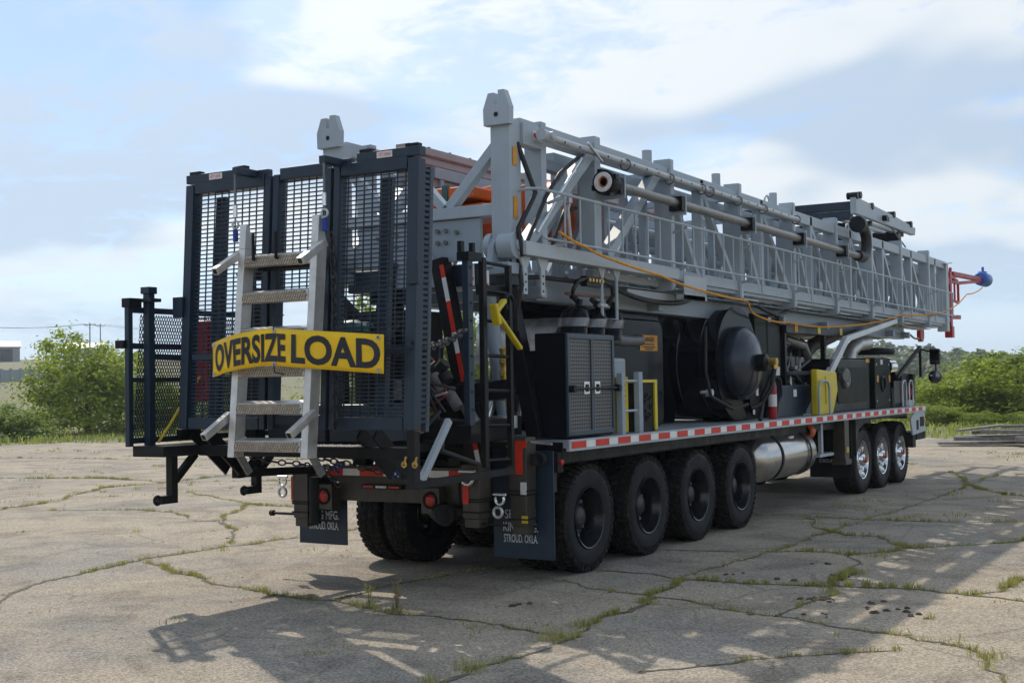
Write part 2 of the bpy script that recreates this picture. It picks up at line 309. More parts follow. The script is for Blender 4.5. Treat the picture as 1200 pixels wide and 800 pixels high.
WL = {}                                               # world location of every object that parents others
def link(name, me, parent=None, loc=(0,0,0)):
    o = bpy.data.objects.new(name, me); COL.objects.link(o)
    if parent is not None: o.parent = parent
    o.location = loc
    b = WL.get(parent.as_pointer(), Vector()) if parent is not None else Vector(); WL[o.as_pointer()] = b + Vector(loc)
    return o
def part(name, mb, material, parent, smooth=None, bevel=0, label=None, kind=None):
    off = WL.get(parent.as_pointer(), Vector())
    o = link(name, mb.mesh(name, material, smooth, off), parent)
    if bevel: bev(o, bevel)
    if label: o['label'] = label
    if kind: o['kind'] = kind
    return o
def bev(o, w):
    m = o.modifiers.new('edge', 'BEVEL'); m.width = w; m.segments = 2; m.limit_method = 'ANGLE'; m.angle_limit = math.radians(40)
def tag(o, label, cat, group=None):
    o['label'] = label; o['category'] = cat
    if group: o['group'] = group
    return o
def empty(name, loc=(0,0,0), parent=None):
    o = link(name, None, parent, loc); o.empty_display_size = 0.2; return o
def thing(name, label, cat, loc=(0,0,0), group=None): return tag(empty(name, loc), label, cat, group)
def solo(name, mb, material, label, cat, group=None, smooth=None, bevel=0):      # a thing that is one mesh, its origin at its base
    xs, ys, zs = zip(*mb.v); off = ((min(xs)+max(xs))/2, (min(ys)+max(ys))/2, min(zs))
    o = link(name, mb.mesh(name, material, smooth, off), None, off)
    if bevel: bev(o, bevel)
    return tag(o, label, cat, group)
def struct(name, mb, material, smooth=None):
    o = link(name, mb.mesh(name, material, smooth)); o['kind'] = 'structure'; return o
def text_mb(body, height, width, shear=0.0, bold=0.0, depth=0.002, squeeze=None):
    cu = bpy.data.curves.new('lettering', 'FONT'); cu.body = body; cu.align_x = 'CENTER'; cu.align_y = 'CENTER'; cu.size = 1; cu.shear = shear; cu.offset = bold; cu.extrude = 0.0; cu.resolution_u = 4
    o = bpy.data.objects.new('lettering', cu); COL.objects.link(o); dg = bpy.context.evaluated_depsgraph_get(); dg.update()
    me = bpy.data.meshes.new_from_object(o.evaluated_get(dg)); bpy.data.objects.remove(o); bpy.data.curves.remove(cu)
    xs = [v.co.x for v in me.vertices]; ys = [v.co.y for v in me.vertices]
    x0, x1, y0, y1 = min(xs), max(xs), min(ys), max(ys); mb = MB()
    mb.v = [((v.co.x - (x0+x1)/2) * width / (x1-x0), (v.co.y - (y0+y1)/2) * height / (y1-y0), 0.0) for v in me.vertices]
    mb.f = [tuple(p.vertices) for p in me.polygons]; bpy.data.meshes.remove(me); return mb
def text_part(body, center, right, up, h, w, material, parent, bold=0.0, name='lettering'):
    mb = text_mb(body, h, w, 0.0, bold); c = Vector(center); r = Vector(right); u = Vector(up)
    mb.v = [tuple(c + r * x + u * y) for x, y, z in mb.v]
    return part(name, mb, material, parent)
def wire_mesh(mb, x0, x1, z0, z1, fy, nx, nz, r):     # welded wire panel in the X-Z plane, y given by fy(z)
    for i in range(nx):
        x = x0 + (x1 - x0) * (i + 0.5) / nx; mb.bar((x, fy(z0), z0), (x, fy(z1), z1), r*1.4, r*1.4, (0,1,0))
    for k in range(nz):
        z = z0 + (z1 - z0) * (k + 0.5) / nz; mb.bar((x0, fy(z) - r*1.3, z), (x1, fy(z) - r*1.3, z), r*1.6, r*1.6)
def diamonds(mb, P, nu, nv, t):                       # expanded metal: P(u, v) in units of cells gives a point
    for i in range(nu):
        for k in range(nv):
            a, b, c, d = (i, k + .5), (i + .5, k), (i + 1, k + .5), (i + .5, k + 1)
            for p, q in ((a, b), (b, c), (c, d), (d, a)):
                ux, uy = q[0]-p[0], q[1]-p[1]; L_ = math.hypot(ux, uy); nx_, ny_ = -uy/L_*t, ux/L_*t
                mb.add([P(p[0]-nx_, p[1]-ny_), P(q[0]-nx_, q[1]-ny_), P(q[0]+nx_, q[1]+ny_), P(p[0]+nx_, p[1]+ny_)], [(0,1,2,3)])
def chain_mb(pts, link_len=0.07, r=0.008, w=0.022):
    mb = MB(); pts = [Vector(p) for p in pts]; flip = 0
    segs = [(pts[i], pts[i+1]) for i in range(len(pts)-1)]
    for a, b in segs:
        n = max(1, int((b-a).length / (link_len * 0.72))); d = (b-a).normalized()
        u = Vector((0,0,1)) if abs(d.z) < 0.9 else Vector((1,0,0)); s1 = d.cross(u).normalized(); s2 = s1.cross(d)
        for i in range(n):
            c = a.lerp(b, (i + .5) / n); s = s1 if flip else s2; flip ^= 1; ring = []
            for k in range(8):
                t = 2*PI*k/8; ring.append(c + d * math.cos(t) * link_len/2 + s * math.sin(t) * w)
            mb.tube(ring + [ring[0]], r, 5, False)
    return mb
def rope_pts(pts, sag=0.0, n=8):
    out = []
    for a, b in zip(pts[:-1], pts[1:]):
        a = Vector(a); b = Vector(b)
        for i in range(n):
            t = i / n; p = a.lerp(b, t); p.z -= sag * 4 * t * (1 - t); out.append(p)
    return out + [Vector(pts[-1])]

# ------------------------------------------------------------------ the setting: ground, pavement, cracks
STATION = Vector((7.05, -11.1, 0)); HEAD = math.atan2(-0.51548, 0.85632)     # survey station the far things are measured from
def bearing(deg, d, z=0.0):
    a = HEAD + math.radians(deg); return Vector((STATION.x + math.sin(a) * d, STATION.y + math.cos(a) * d, z))
def sstep(a, b, x):
    t = max(0.0, min(1.0, (x - a) / (b - a))); return t * t * (3 - 2 * t)
def terrain(x, y):
    dx, dy = x - STATION.x, y - STATION.y; d = math.hypot(dx, dy)
    a = math.degrees((math.atan2(dx, dy) - HEAD + PI) % (2 * PI) - PI)
    rise = 0.036 * max(0.0, min(d, 300) - 60) ; dip = -3.2 * sstep(52, 76, d) + 0.024 * max(0.0, min(d, 330) - 120)
    w = sstep(-3, 8, a) * (1 - sstep(70, 110, a))
    return -0.03 + (rise * (1 - w) + dip * w) + 0.5 * sstep(60, 120, d) * mnoise.noise(Vector((x * 0.02, y * 0.02, 0)))
mb = MB(); radii = [0, 12, 24, 34, 42, 50, 56, 62, 68, 76, 86, 98, 115, 135, 160, 190, 225, 265, 300, 340, 420, 600, 1000, 2000, 4000]; ns = 120
for r in radii:
    for k in range(ns):
        a = 2 * PI * k / ns; x, y = STATION.x + math.sin(a) * r, STATION.y + math.cos(a) * r; mb.v.append((x, y, terrain(x, y)))
for i in range(len(radii) - 1):
    for k in range(ns): mb.f.append((i*ns + k, i*ns + (k+1) % ns, (i+1)*ns + (k+1) % ns, (i+1)*ns + k))
struct('ground', mb, 'meadow', 60)

edge = [(-30.1, 17.3), (-29.6, 19.8), (-25.8, 20.3), (-25.3, 24.5), (-20, 28), (-14.8, 31.1), (-8, 30), (-2.3, 28.3), (0.5, 27.2), (8, 24), (22, 18), (45, 6), (60, -20), (55, -60), (-45, -60), (-52, -25), (-40, 4), (-33, 12)]
pts = []
for i, a in enumerate(edge):
    b = edge[(i + 1) % len(edge)]; L_ = math.dist(a, b); n = max(1, int(L_ / 0.7))
    for k in range(n):
        t = k / n; x, y = a[0] + (b[0]-a[0])*t, a[1] + (b[1]-a[1])*t
        q = mnoise.noise_vector(Vector((x * 0.35, y * 0.35, 2))) * 1.1 + mnoise.noise_vector(Vector((x * 1.6, y * 1.6, 5))) * 0.4; pts.append((x + q.x, y + q.y))
EDGE = pts
mb = MB(); mb.prism(pts, 'Z', -0.12, 0.0); pavement = struct('pavement', mb, 'pavement')

def rnd(a, b): return random.uniform(a, b)
cracks = {
 'a': ([(-2.2,-4.6),(-2.69,-3.65),(-3.23,-2.66),(-3.45,-1.95),(-3.58,-1.18),(-3.53,-0.4),(-3.42,0.23),(-3.27,1.01),(-3.1,2.6),(-3.2,4.5)], .05, .8),
 'b': ([(-14,-1.5),(-12,0.6),(-10.08,2.01),(-10.44,3.38),(-11.9,5.56),(-11.68,7.11),(-11.91,8.93),(-11.86,10.81),(-12.2,15)], .05, .9),
 'c': ([(-9.13,2.24),(-7.95,2.84),(-7.1,2.77),(-5.96,1.97),(-5.59,2.12),(-4.97,1.59)], .04, .9),
 'd': ([(-7.0,4.2),(-5.8,2.4),(-4.7,1.4),(-3.62,0.23)], .035, .7), 'e': ([(-9.8,5.6),(-8.47,4.95),(-7.0,4.22),(-5.5,3.9)], .04, .8),
 'f': ([(-3.3,-1.4),(-2.1,-1.9),(-1.16,-2.26),(-0.59,-2.41),(0.1,-2.42),(0.82,-2.66),(1.13,-2.63),(1.63,-2.67),(2.16,-2.79),(2.52,-2.9)], .035, .9),
 'g': ([(2.5,-6.5),(2.48,-4.52),(2.5,-4.03),(2.56,-3.59),(2.55,-2.96),(2.49,-2.33),(2.43,-1.62),(2.37,-1.01),(2.23,-0.14)], .06, 1.6),
 'h': ([(0.05,-2.35),(0.02,-1.27),(0.09,-0.66),(0.39,0.11),(0.3,2.0)], .04, .9), 'i': ([(1.24,-0.6),(1.66,-0.89),(1.92,-0.92),(2.29,-1.0)], .025, .5),
 'j': ([(1.2,0.1),(1.84,0.14),(2.18,-0.05),(2.66,0.0),(3.37,0.01),(4.01,0.26),(4.36,0.12),(4.66,0.02),(5.14,-0.07),(7,-.3)], .05, 1.4),
 'k': ([(0.6,1.8),(1.39,1.76),(2.04,1.9),(2.8,2.23),(3.14,2.16),(3.5,2.92),(4.01,3.53),(4.8,4.6)], .04, 1.0),
 'l': ([(3.14,2.16),(3.5,0.84),(3.68,-0.34),(3.62,-0.97),(3.59,-1.49)], .045, 1.2),
 'm': ([(2.4,-1.05),(2.65,-1.11),(3.1,-1.3),(3.51,-1.44),(4.11,-1.66),(4.48,-1.8),(4.91,-1.96),(5.16,-2.06),(5.45,-2.68),(5.8,-3.5)], .03, .7),
 'n': ([(3.5,-3.7),(3.78,-3.33),(4.0,-3.02),(4.43,-2.57),(4.72,-2.34)], .03, .6), 'o': ([(0.75,5.5),(1.47,5.56),(2.14,5.48),(2.71,5.5),(3.46,5.59),(4.6,6.2)], .04, 1.0),
 'p': ([(1.5,5.4),(2.01,4.38),(2.52,3.74),(2.89,3.81),(3.5,2.92)], .04, .9), 'q': ([(4.65,0.07),(4.86,0.4),(4.94,1.11),(5.3,2.4)], .05, 1.2),
 'r': ([(2.2,0),(2.3,1.9),(2.3,5.5),(2.4,9),(2.3,14)], .03, .5), 's': ([(-18,6),(-14,7.4),(-11.7,7.1),(-8,9.2),(-5,9.0)], .05, 1.0),
 't': ([(-24,12),(-17,13),(-12,14.5),(-6,14),(-2,16)], .06, 1.2), 'u': ([(1.5,14),(2.5,11),(3.2,9.6),(4.6,9.4)], .05, 1.0), 'v': ([(-20,0),(-14,-1.5),(-9,-3.2),(-5,-4.2),(-2.2,-4.6)], .05, .8)}
tufts = []
for key, (pl, w, den) in cracks.items():
    fine = []
    for a, b in zip(pl[:-1], pl[1:]):
        n = max(2, int(math.dist(a, b) / 0.09))
        for k in range(n):
            t = k / n; x, y = a[0] + (b[0]-a[0])*t, a[1] + (b[1]-a[1])*t
            q = mnoise.noise_vector(Vector((x * 1.4, y * 1.4, 1))) * 0.12 + mnoise.noise_vector(Vector((x * 6, y * 6, 4))) * 0.06 + mnoise.noise_vector(Vector((x * 19, y * 19, 8))) * 0.03; fine.append((x + q.x, y + q.y))
    fine.append(pl[-1]); mb = MB(); L_, R_ = [], []
    for i, p in enumerate(fine):
        a, b = fine[max(0, i-1)], fine[min(len(fine)-1, i+1)]; d = math.dist(a, b) or 1; nx, ny = -(b[1]-a[1])/d, (b[0]-a[0])/d
        ww = w * (0.35 + 0.9 * max(0, mnoise.noise(Vector((p[0]*2.2, p[1]*2.2, 9))) + 0.45)) * 0.5
        L_.append((p[0]+nx*ww*rnd(.6,1.3), p[1]+ny*ww*rnd(.6,1.3), .004)); R_.append((p[0]-nx*ww*rnd(.6,1.3), p[1]-ny*ww*rnd(.6,1.3), .004))
        g = mnoise.noise(Vector((p[0]*0.9, p[1]*0.9, 20))) * 1.3 + mnoise.noise(Vector((p[0]*4, p[1]*4, 30))) * 1.0 + 0.36
        if g > 0: tufts.append((p[0], p[1], den * min(1.2, g)))
    mb.v = L_ + R_; n = len(L_); mb.f = [(i, i+1, n+i+1, n+i) for i in range(n-1)]
    for p in fine:                                   # crumbled edges
        if random.random() < .22:
            x, y, r = p[0] + rnd(-.06, .06), p[1] + rnd(-.06, .06), rnd(.008, .04); m = 7
            mb.add([(x + r*math.cos(2*PI*k/m)*rnd(.4, 1.3), y + r*math.sin(2*PI*k/m)*rnd(.4, 1.3), .0035) for k in range(m)], [tuple(range(m))])
    part('crack', mb, 'soil', pavement)
def blades(mb, x, y, z, n, h, spread, w):
    for _ in range(n):
        a = rnd(0, 2*PI); r = spread * random.random() ** 0.7; bx, by = x + math.cos(a)*r, y + math.sin(a)*r
        t = rnd(0, PI); hh = h * rnd(.45, 1.15); lean = rnd(.15, .7) * hh; la = rnd(0, 2*PI); dx, dy = math.cos(t)*w, math.sin(t)*w
        mx_, my_ = bx + math.cos(la)*lean*.35, by + math.sin(la)*lean*.35
        mb.add([(bx-dx, by-dy, z), (bx+dx, by+dy, z), (mx_+dx*.7, my_+dy*.7, z+hh*.6), (mx_-dx*.7, my_-dy*.7, z+hh*.6), (bx+math.cos(la)*lean, by+math.sin(la)*lean, z+hh)], [(0,1,2,3), (3,2,4)])
mb = MB()
for x, y, s in tufts: blades(mb, x, y, 0.002, max(3, int(40 * s + rnd(0, 6))), 0.05 * (0.4 + 0.75*s), 0.05, 0.0030)
for (x, y, n, h, sp) in [(2.52,-3.0,110,.085,.14),(2.48,-4.1,60,.09,.12),(2.44,-2.5,60,.07,.1),(2.45,-1.4,50,.06,.12),(2.5,-4.55,50,.08,.1),(3.35,2.1,60,.07,.16),(3.55,.9,60,.06,.1),(3.67,-.3,45,.06,.1),(.85,-2.66,40,.07,.1),(3.0,2.2,40,.05,.15),(4.9,.8,40,.06,.2),(5.3,-2.3,50,.06,.15)]:
    blades(mb, x, y, 0.002, n, h, sp, 0.003)
random.seed(11)
for _ in range(1500):                                # loose tufts that found a foothold all over the slab
    d = 9 + 34 * random.random() ** 0.8; p = bearing(rnd(-24, 24), d)
    if mnoise.noise(Vector((p.x * 0.22, p.y * 0.22, 40))) + 0.5 * mnoise.noise(Vector((p.x * 0.9, p.y * 0.9, 44))) < 0.12: continue
    if -1.4 < p.x < 1.4 and -1.5 < p.y < 13: continue
    blades(mb, p.x, p.y, 0.002, int(rnd(5, 16)), rnd(.02, .045) * (1 + d / 45), rnd(.04, .12) * (1 + d / 30), 0.003 + d * 0.00016)
o = link('crack_grass', mb.mesh('crack_grass', 'grass_blade')); o['kind'] = 'stuff'; o['label'] = 'short green grass growing along the pavement cracks'; o['category'] = 'grass'
mb = MB()
for _ in range(700):
    d = 10 + 30 * random.random(); p = bearing(rnd(-24, 24), d)
    if -1.6 < p.x < 1.6 and -1.5 < p.y < 13: continue
    r = rnd(.004, .011) * (1 + d / 30); n = 6; c = [(p.x + r*math.cos(k*PI/3)*rnd(.6,1.3), p.y + r*math.sin(k*PI/3)*rnd(.6,1.3), 0.001) for k in range(6)]
    mb.add(c + [(p.x + rnd(-.3,.3)*r, p.y, r*rnd(.5,.9))], [(k, (k+1) % 6, 6) for k in range(6)])
o = link('loose_gravel', mb.mesh('loose_gravel', 'wood_grey')); o['kind'] = 'stuff'; o['label'] = 'loose stones scattered over the cracked pavement'; o['category'] = 'gravel'
# dark clods of mud by the joint, right of the shadow
mb = MB()
for (cx_, cy_, n, s) in [(4.15,-.95,4,.03),(4.42,-.75,3,.03),(4.02,-.55,3,.025),(3.4,.75,4,.03),(3.85,-1.3,4,.02),(3.6,-.55,12,.025),(3.75,-.6,9,.022),(2.55,.45,3,.03),(3.0,1.3,3,.025),(4.55,-1.05,4,.025),(1.55,-1.9,3,.03),(3.05,.3,2,.03)]:
    for _ in range(n):
        x, y, r = cx_ + rnd(-.13, .13), cy_ + rnd(-.13, .13), s * rnd(.4, 1.3); m = 7
        ring = [(x + r*math.cos(2*PI*k/m)*rnd(.7,1.3), y + r*math.sin(2*PI*k/m)*rnd(.7,1.3), .001) for k in range(m)]; r2 = [(x + (v[0]-x)*.6, y + (v[1]-y)*.6, r*rnd(.35,.6)) for v in ring]
        mb.add(ring + r2, [(k, (k+1) % m, m+(k+1) % m, m+k) for k in range(m)] + [tuple(range(m, 2*m))])
o = link('mud_clods', mb.mesh('mud_clods', 'clod', 50)); o['kind'] = 'stuff'; o['label'] = 'dry brown mud clods dropped on the pavement'; o['category'] = 'mud'
# tall weed stalks in front of the rear wheels
def weed(x, y, h, n, material, name, label):
    mb = MB()
    for _ in range(n):
        a = rnd(0, 2*PI); l = rnd(.05, .28) * h; hh = h * rnd(.55, 1); mb.tube([(x, y, 0), (x + math.cos(a)*l*.3, y + math.sin(a)*l*.3, hh*.6), (x + math.cos(a)*l, y + math.sin(a)*l, hh)], [.004, .003, .001], 5)
        for k in range(7):
            t = rnd(.35, 1); bx, by, bz = x + math.cos(a)*l*t*.7, y + math.sin(a)*l*t*.7, hh*t; b = rnd(0, 2*PI)
            mb.add([(bx, by, bz), (bx + math.cos(b)*.02, by + math.sin(b)*.02, bz + .012), (bx + math.cos(b)*.035, by + math.sin(b)*.035, bz + .045)], [(0, 1, 2)])
    blades(mb, x, y, 0, 30, h * .35, .06, .003); return solo(name, mb, material, label, 'weed')
weed(.86, -2.66, .34, 6, 'grass_dry', 'dry_weed', 'tall dry straw coloured weed growing from the pavement crack behind the truck')
weed(.50, -2.55, .26, 3, 'grass_blade', 'green_weed', 'slender green weed beside the dry straw coloured weed')

# ------------------------------------------------------------------ meadow grass past the pavement
random.seed(21); mb = MB()
def inside(x, y):
    c = False; j = len(EDGE) - 1
    for i in range(len(EDGE)):
        (xi, yi), (xj, yj) = EDGE[i], EDGE[j]
        if (yi > y) != (yj > y) and x < (xj-xi)*(y-yi)/(yj-yi) + xi: c = not c
        j = i
    return c
cnt = 0
while cnt < 3300:
    dg = rnd(-25, 25); p = bearing(dg, rnd(32, 78) if random.random() < .8 else rnd(70, 130))
    if inside(p.x, p.y): continue
    cnt += 1; d = (p - STATION).length; s = 0.6 + 0.8 * max(0, mnoise.noise(Vector((p.x*.15, p.y*.15, 3))) + .4)
    blades(mb, p.x, p.y, terrain(p.x, p.y), 7, .28 * s * (1 if d < 60 else .8), .45 + d*.004, .012 + d * .0004)
o = link('meadow_grass', mb.mesh('meadow_grass', 'meadow_blade')); o['kind'] = 'stuff'; o['label'] = 'tall yellow green grass along the far edge of the pavement'; o['category'] = 'grass'

# ------------------------------------------------------------------ trees
def crown_mb(seed, n_clump, per, leaf, lumpy=1.0, flat=1.0):
    rng = random.Random(seed); mb = MB(); cl = []
    for i in range(n_clump):
        th = rng.uniform(0, 2*PI); ph = math.acos(rng.uniform(-0.95, 1)); rr = rng.uniform(.35, 1) ** .55
        d = Vector((math.sin(ph)*math.cos(th), math.sin(ph)*math.sin(th), math.cos(ph)))
        bulge = 1 + lumpy * mnoise.noise(d * 1.7 + Vector((seed * 3.7, 0, 0))); c = d * rr * bulge * .80
        cl.append((c, rng.uniform(.12, .27)))
    for c, s in cl:
        for _ in range(per):
            o = Vector((rng.gauss(0, 1), rng.gauss(0, 1), rng.gauss(0, .8))) * s * .55; p = c + o; p.z *= flat
            n = (o.normalized() + Vector((rng.uniform(-1, 1), rng.uniform(-1, 1), rng.uniform(-.3, 1.3)))).normalized()
            a = n.orthogonal().normalized(); a.rotate(Matrix.Rotation(rng.uniform(0, 2*PI), 3, n)); b = n.cross(a); k = leaf * rng.uniform(.6, 1.35)
            mb.add([p - a*k, p + b*k*.55, p + a*k*1.1, p - b*k*.55], [(0, 1, 2, 3)])
    zs = sorted(v[2] for v in mb.v); rs = sorted(math.hypot(v[0], v[1]) for v in mb.v); k = len(zs); z0, z1, r1 = zs[int(k*.004)], zs[int(k*.996)], rs[int(k*.985)]
    mb.v = [(v[0]/r1, v[1]/r1, (v[2]-z0)/(z1-z0)) for v in mb.v]; mb.v = [(x*(1+1.1*max(0,.42-z)), y*(1+1.1*max(0,.42-z)), z) for x, y, z in mb.v]; return mb
CROWN = {}
def crown_mesh(key, material, *a):
    if key not in CROWN: CROWN[key] = crown_mb(*a).mesh('crown', material)
    return CROWN[key]
def trunk_mb(h, seed, r):
    rng = random.Random(seed); mb = MB(); top = Vector((rng.uniform(-.06, .06)*h, rng.uniform(-.06, .06)*h, h*.62))
    mb.tube([(0, 0, -.3), (top.x*.3, top.y*.3, h*.25), top], [r, r*.75, r*.3], 8)
    for k in range(6):
        a = 2*PI*k/6 + rng.uniform(-.4, .4); z0 = h * rng.uniform(.18, .5); q = Vector((math.cos(a)*h*.30, math.sin(a)*h*.30, z0 + h*rng.uniform(.15, .32))); st = top * (z0/(h*.62))
        mb.tube([st, st.lerp(q, .5) + Vector((0, 0, -.04*h)), q], [r*.45, r*.3, r*.08], 6)
    return mb
def tree(name, label, cat, deg, d, topz, width, material, seed, variant, depth=None, low=-.14, group=None, leaf=.036, dens=(150, 100)):
    p = bearing(deg, d); z = terrain(p.x, p.y); t = thing(name, label, cat, (p.x, p.y, z), group); h = topz - z
    tk = part('trunk', MB(), 'bark', t) if False else link('trunk', trunk_mb(h, seed, .03*h + .02).mesh('trunk', 'bark', 50), t)
    cr = link('crown', crown_mesh((material, variant, leaf, dens), material, variant, dens[0], dens[1], leaf), t)
    zl = h * low; cr.scale = (width/2, width/2, h - zl); cr.location = (0, 0, zl); cr.rotation_euler = (0, 0, seed * 1.3)
    return t
G = 'broadleaf trees beyond the pavement'
tree('bush_tree', 'bushy light green tree standing alone left of the truck', 'tree', -18.1, 57, 4.15, 6.0, 'leaf_bright', 1, 1, leaf=.034, dens=(170, 90), low=-.22)
tree('shrub', 'low green shrub seen through the mesh side panel', 'shrub', -15.2, 58, 2.3, 3.6, 'leaf_bright', 2, 2)
tree('shrub', 'small grey green shrub in the grass at the left picture edge', 'shrub', -21.0, 52, 1.3, 3.4, 'leaf_mid', 3, 3)
tree('broadleaf_tree', 'green tree behind the gate, left of the ladder banner', 'tree', -12.0, 68, 3.2, 5.0, 'leaf_mid', 4, 2, group=G)
tree('broadleaf_tree', 'tall green tree seen through the right half of the mesh gate', 'tree', -6.2, 66, 6.2, 6.2, 'leaf_bright', 5, 1, group=G)
tree('broadleaf_tree', 'green tree seen between the two black leaning legs', 'tree', -2.6, 66, 5.6, 5.6, 'leaf_bright', 6, 3, group=G)
tree('broadleaf_tree', 'big bright green bushy tree at the right picture edge', 'tree', 21.3, 55, 2.7, 6.4, 'leaf_bright', 7, 1, group=G)
tree('broadleaf_tree', 'bright green bushy tree right of the door mirrors, next to the bigger one', 'tree', 18.8, 56, 1.95, 4.8, 'leaf_bright', 8, 2, group=G)
tree('broadleaf_tree', 'bright green tree mostly cut off by the right picture edge', 'tree', 24.4, 54, 3.1, 5.6, 'leaf_bright', 9, 3, group=G)
tree('broadleaf_tree', 'dark green tree directly behind the door mirrors', 'tree', 16.8, 66, 1.5, 5.2, 'leaf_mid', 10, 3, group=G)
tree('broadleaf_tree', 'mid green tree behind the truck front, under the mast tip', 'tree', 15.6, 84, 2.1, 7.5, 'leaf_mid', 11, 1, group=G)
tree('broadleaf_tree', 'mid green tree between the mirrors and the distant wooded hill', 'tree', 18.0, 86, 2.2, 8.0, 'leaf_mid', 12, 2, group=G)
tree('broadleaf_tree', 'mid green rounded tree rising behind the bright bushy trees', 'tree', 20.4, 88, 2.9, 8.5, 'leaf_mid', 13, 3, group=G)
tree('broadleaf_tree', 'mid green tree behind the tree at the right picture edge', 'tree', 23.2, 86, 3.4, 8.5, 'leaf_mid', 14, 1, group=G)
tree('broadleaf_tree', 'green tree glimpsed under the mast between radiator and strut', 'tree', 13.2, 86, 1.9, 8.0, 'leaf_mid', 15, 2, group=G)
tree('broadleaf_tree', 'green tree hidden low behind the engine of the truck', 'tree', 10.4, 88, 1.8, 8.0, 'leaf_mid', 16, 3, group=G)
# low growth along the edge of the wood
for k, (dg, d, tz, w, lab) in enumerate([(17.9, 51, .75, 2.6, 'low yellow green shrub at the foot of the dark tree behind the mirrors'), (19.9, 50, .5, 2.4, 'low shrub in the grass below the bright bushy trees'), (22.6, 50, .8, 2.8, 'low leafy shrub by the right picture edge, above the timber pile')]):
    tree('shrub', lab, 'shrub', dg, d, tz, w, 'leaf_bright', 20 + k, 1 + k % 3, low=0)
# far wooded hill: one mass
random.seed(31); mb = MB(); rng = random.Random(5)
for row, (d0, zoff) in enumerate(((345, 0), (322, -.9), (300, -2.2), (275, -4.2))):
    dg = -42.0
    while dg < 44:
        p = bearing(dg, d0 + rng.uniform(-9, 9)); w = rng.uniform(4, 8.0)
        ridge = 10.2 - 0.5 * max(0, min(dg, 24) - 15) + 1.3 * mnoise.noise(Vector((dg * .35, row * 4, 0))) if dg > 6 else (9.6 if dg > -12 else 8.8) + 1.0 * mnoise.noise(Vector((dg * .5, row * 3, 1)))
        top = ridge + zoff + rng.uniform(-.6, .6); zb = terrain(p.x, p.y) - 1; h = max(2.5, min(9, top - zb)); c = Vector((p.x, p.y, top - h*.48))
        for _ in range(230):
            th = rng.uniform(0, 2*PI); ph = math.acos(rng.uniform(-.6, 1)); q = Vector((math.sin(ph)*math.cos(th), math.sin(ph)*math.sin(th), math.cos(ph))); q *= rng.uniform(.8, 1.02) * (1 + .22*mnoise.noise(q*2.3 + c))
            n = (q + Vector((rng.uniform(-.6, .6), rng.uniform(-.6, .6), rng.uniform(-.2, .6)))).normalized(); a = n.orthogonal().normalized(); b = n.cross(a); k = rng.uniform(.5, .95); pp = c + Vector((q.x*w*.62, q.y*w*.62, q.z*h*.52))
            mb.add([pp - a*k, pp + b*k*.8, pp + a*k, pp - b*k*.8], [(0, 1, 2, 3)])
        dg += rng.uniform(.75, 1.25)
o = link('distant_woods', mb.mesh('distant_woods', 'leaf_far')); o['kind'] = 'stuff'; o['label'] = 'distant wooded hill along the horizon'; o['category'] = 'woods'

# ------------------------------------------------------------------ far left: sheds, wall, poles
def at(deg, d, z=0): p = bearing(deg, d); return Vector((p.x, p.y, terrain(p.x, p.y) + z))
def local_box(mb, o, ax, ay, x0, x1, y0, y1, z0, z1):
    vs = [o + ax*x + ay*y + Vector((0, 0, z)) for z in (z0, z1) for x, y in ((x0, y0), (x1, y0), (x1, y1), (x0, y1))]
    mb.add(vs, [(0,3,2,1),(4,5,6,7),(0,1,5,4),(1,2,6,5),(2,3,7,6),(3,0,4,7)])
def shed(deg, d, w, dep, h, label, doors):
    o = at(deg, d, -.3); a = HEAD + math.radians(deg); ay = Vector((math.sin(a), math.cos(a), 0)); ax = Vector((ay.y, -ay.x, 0)); t = thing('metal_shed', label, 'building', o)
    b = MB(); local_box(b, o, ax, ay, -w/2, w/2, 0, dep, 0, h); part('wall', b, 'metal_wall', t)
    r = MB(); vs = [o + ax*x + ay*y + Vector((0, 0, z)) for x, y, z in ((-w/2-.3, -.3, h+.01), (w/2+.3, -.3, h+.01), (w/2+.3, dep/2, h+1.3), (-w/2-.3, dep/2, h+1.3), (w/2+.3, dep+.3, h+.01), (-w/2-.3, dep+.3, h+.01))]
    r.add(vs, [(0,1,2,3), (3,2,4,5), (0,3,5), (1,4,2), (0,5,4,1)]); part('roof', r, 'roof_metal', t)
    for x in doors:
        b = MB(); local_box(b, o, ax, ay, x, x+2.2, -.06, 0, .3, 2.8); part('door', b, 'dark_pane', t)
shed(-22.5, 262, 16, 12, 3.2, 'pale metal shed on the rise at the far left', (1.0, 4.5))
shed(-18.2, 300, 9, 8, 2.6, 'small pale shed behind the lone bushy tree', (0.0,))
o = at(-22.6, 132, -.3); e = at(-17.5, 138, -.3); mb = MB(); n = 14
wallt = thing('boundary_wall', 'long grey panel wall across the field at far left', 'wall', o)
for k in range(n):
    p, q = o.lerp(e, k/n), o.lerp(e, (k+.97)/n); b = MB(); b.bar(p + Vector((0,0,.75)), q + Vector((0,0,.75)), .12, 1.35); part('panel', b, 'fence_grey', wallt)
    if k: b = MB(); b.bar(p, p + Vector((0,0,1.55)), .22, .22); part('post', b, 'fence_grey', wallt)
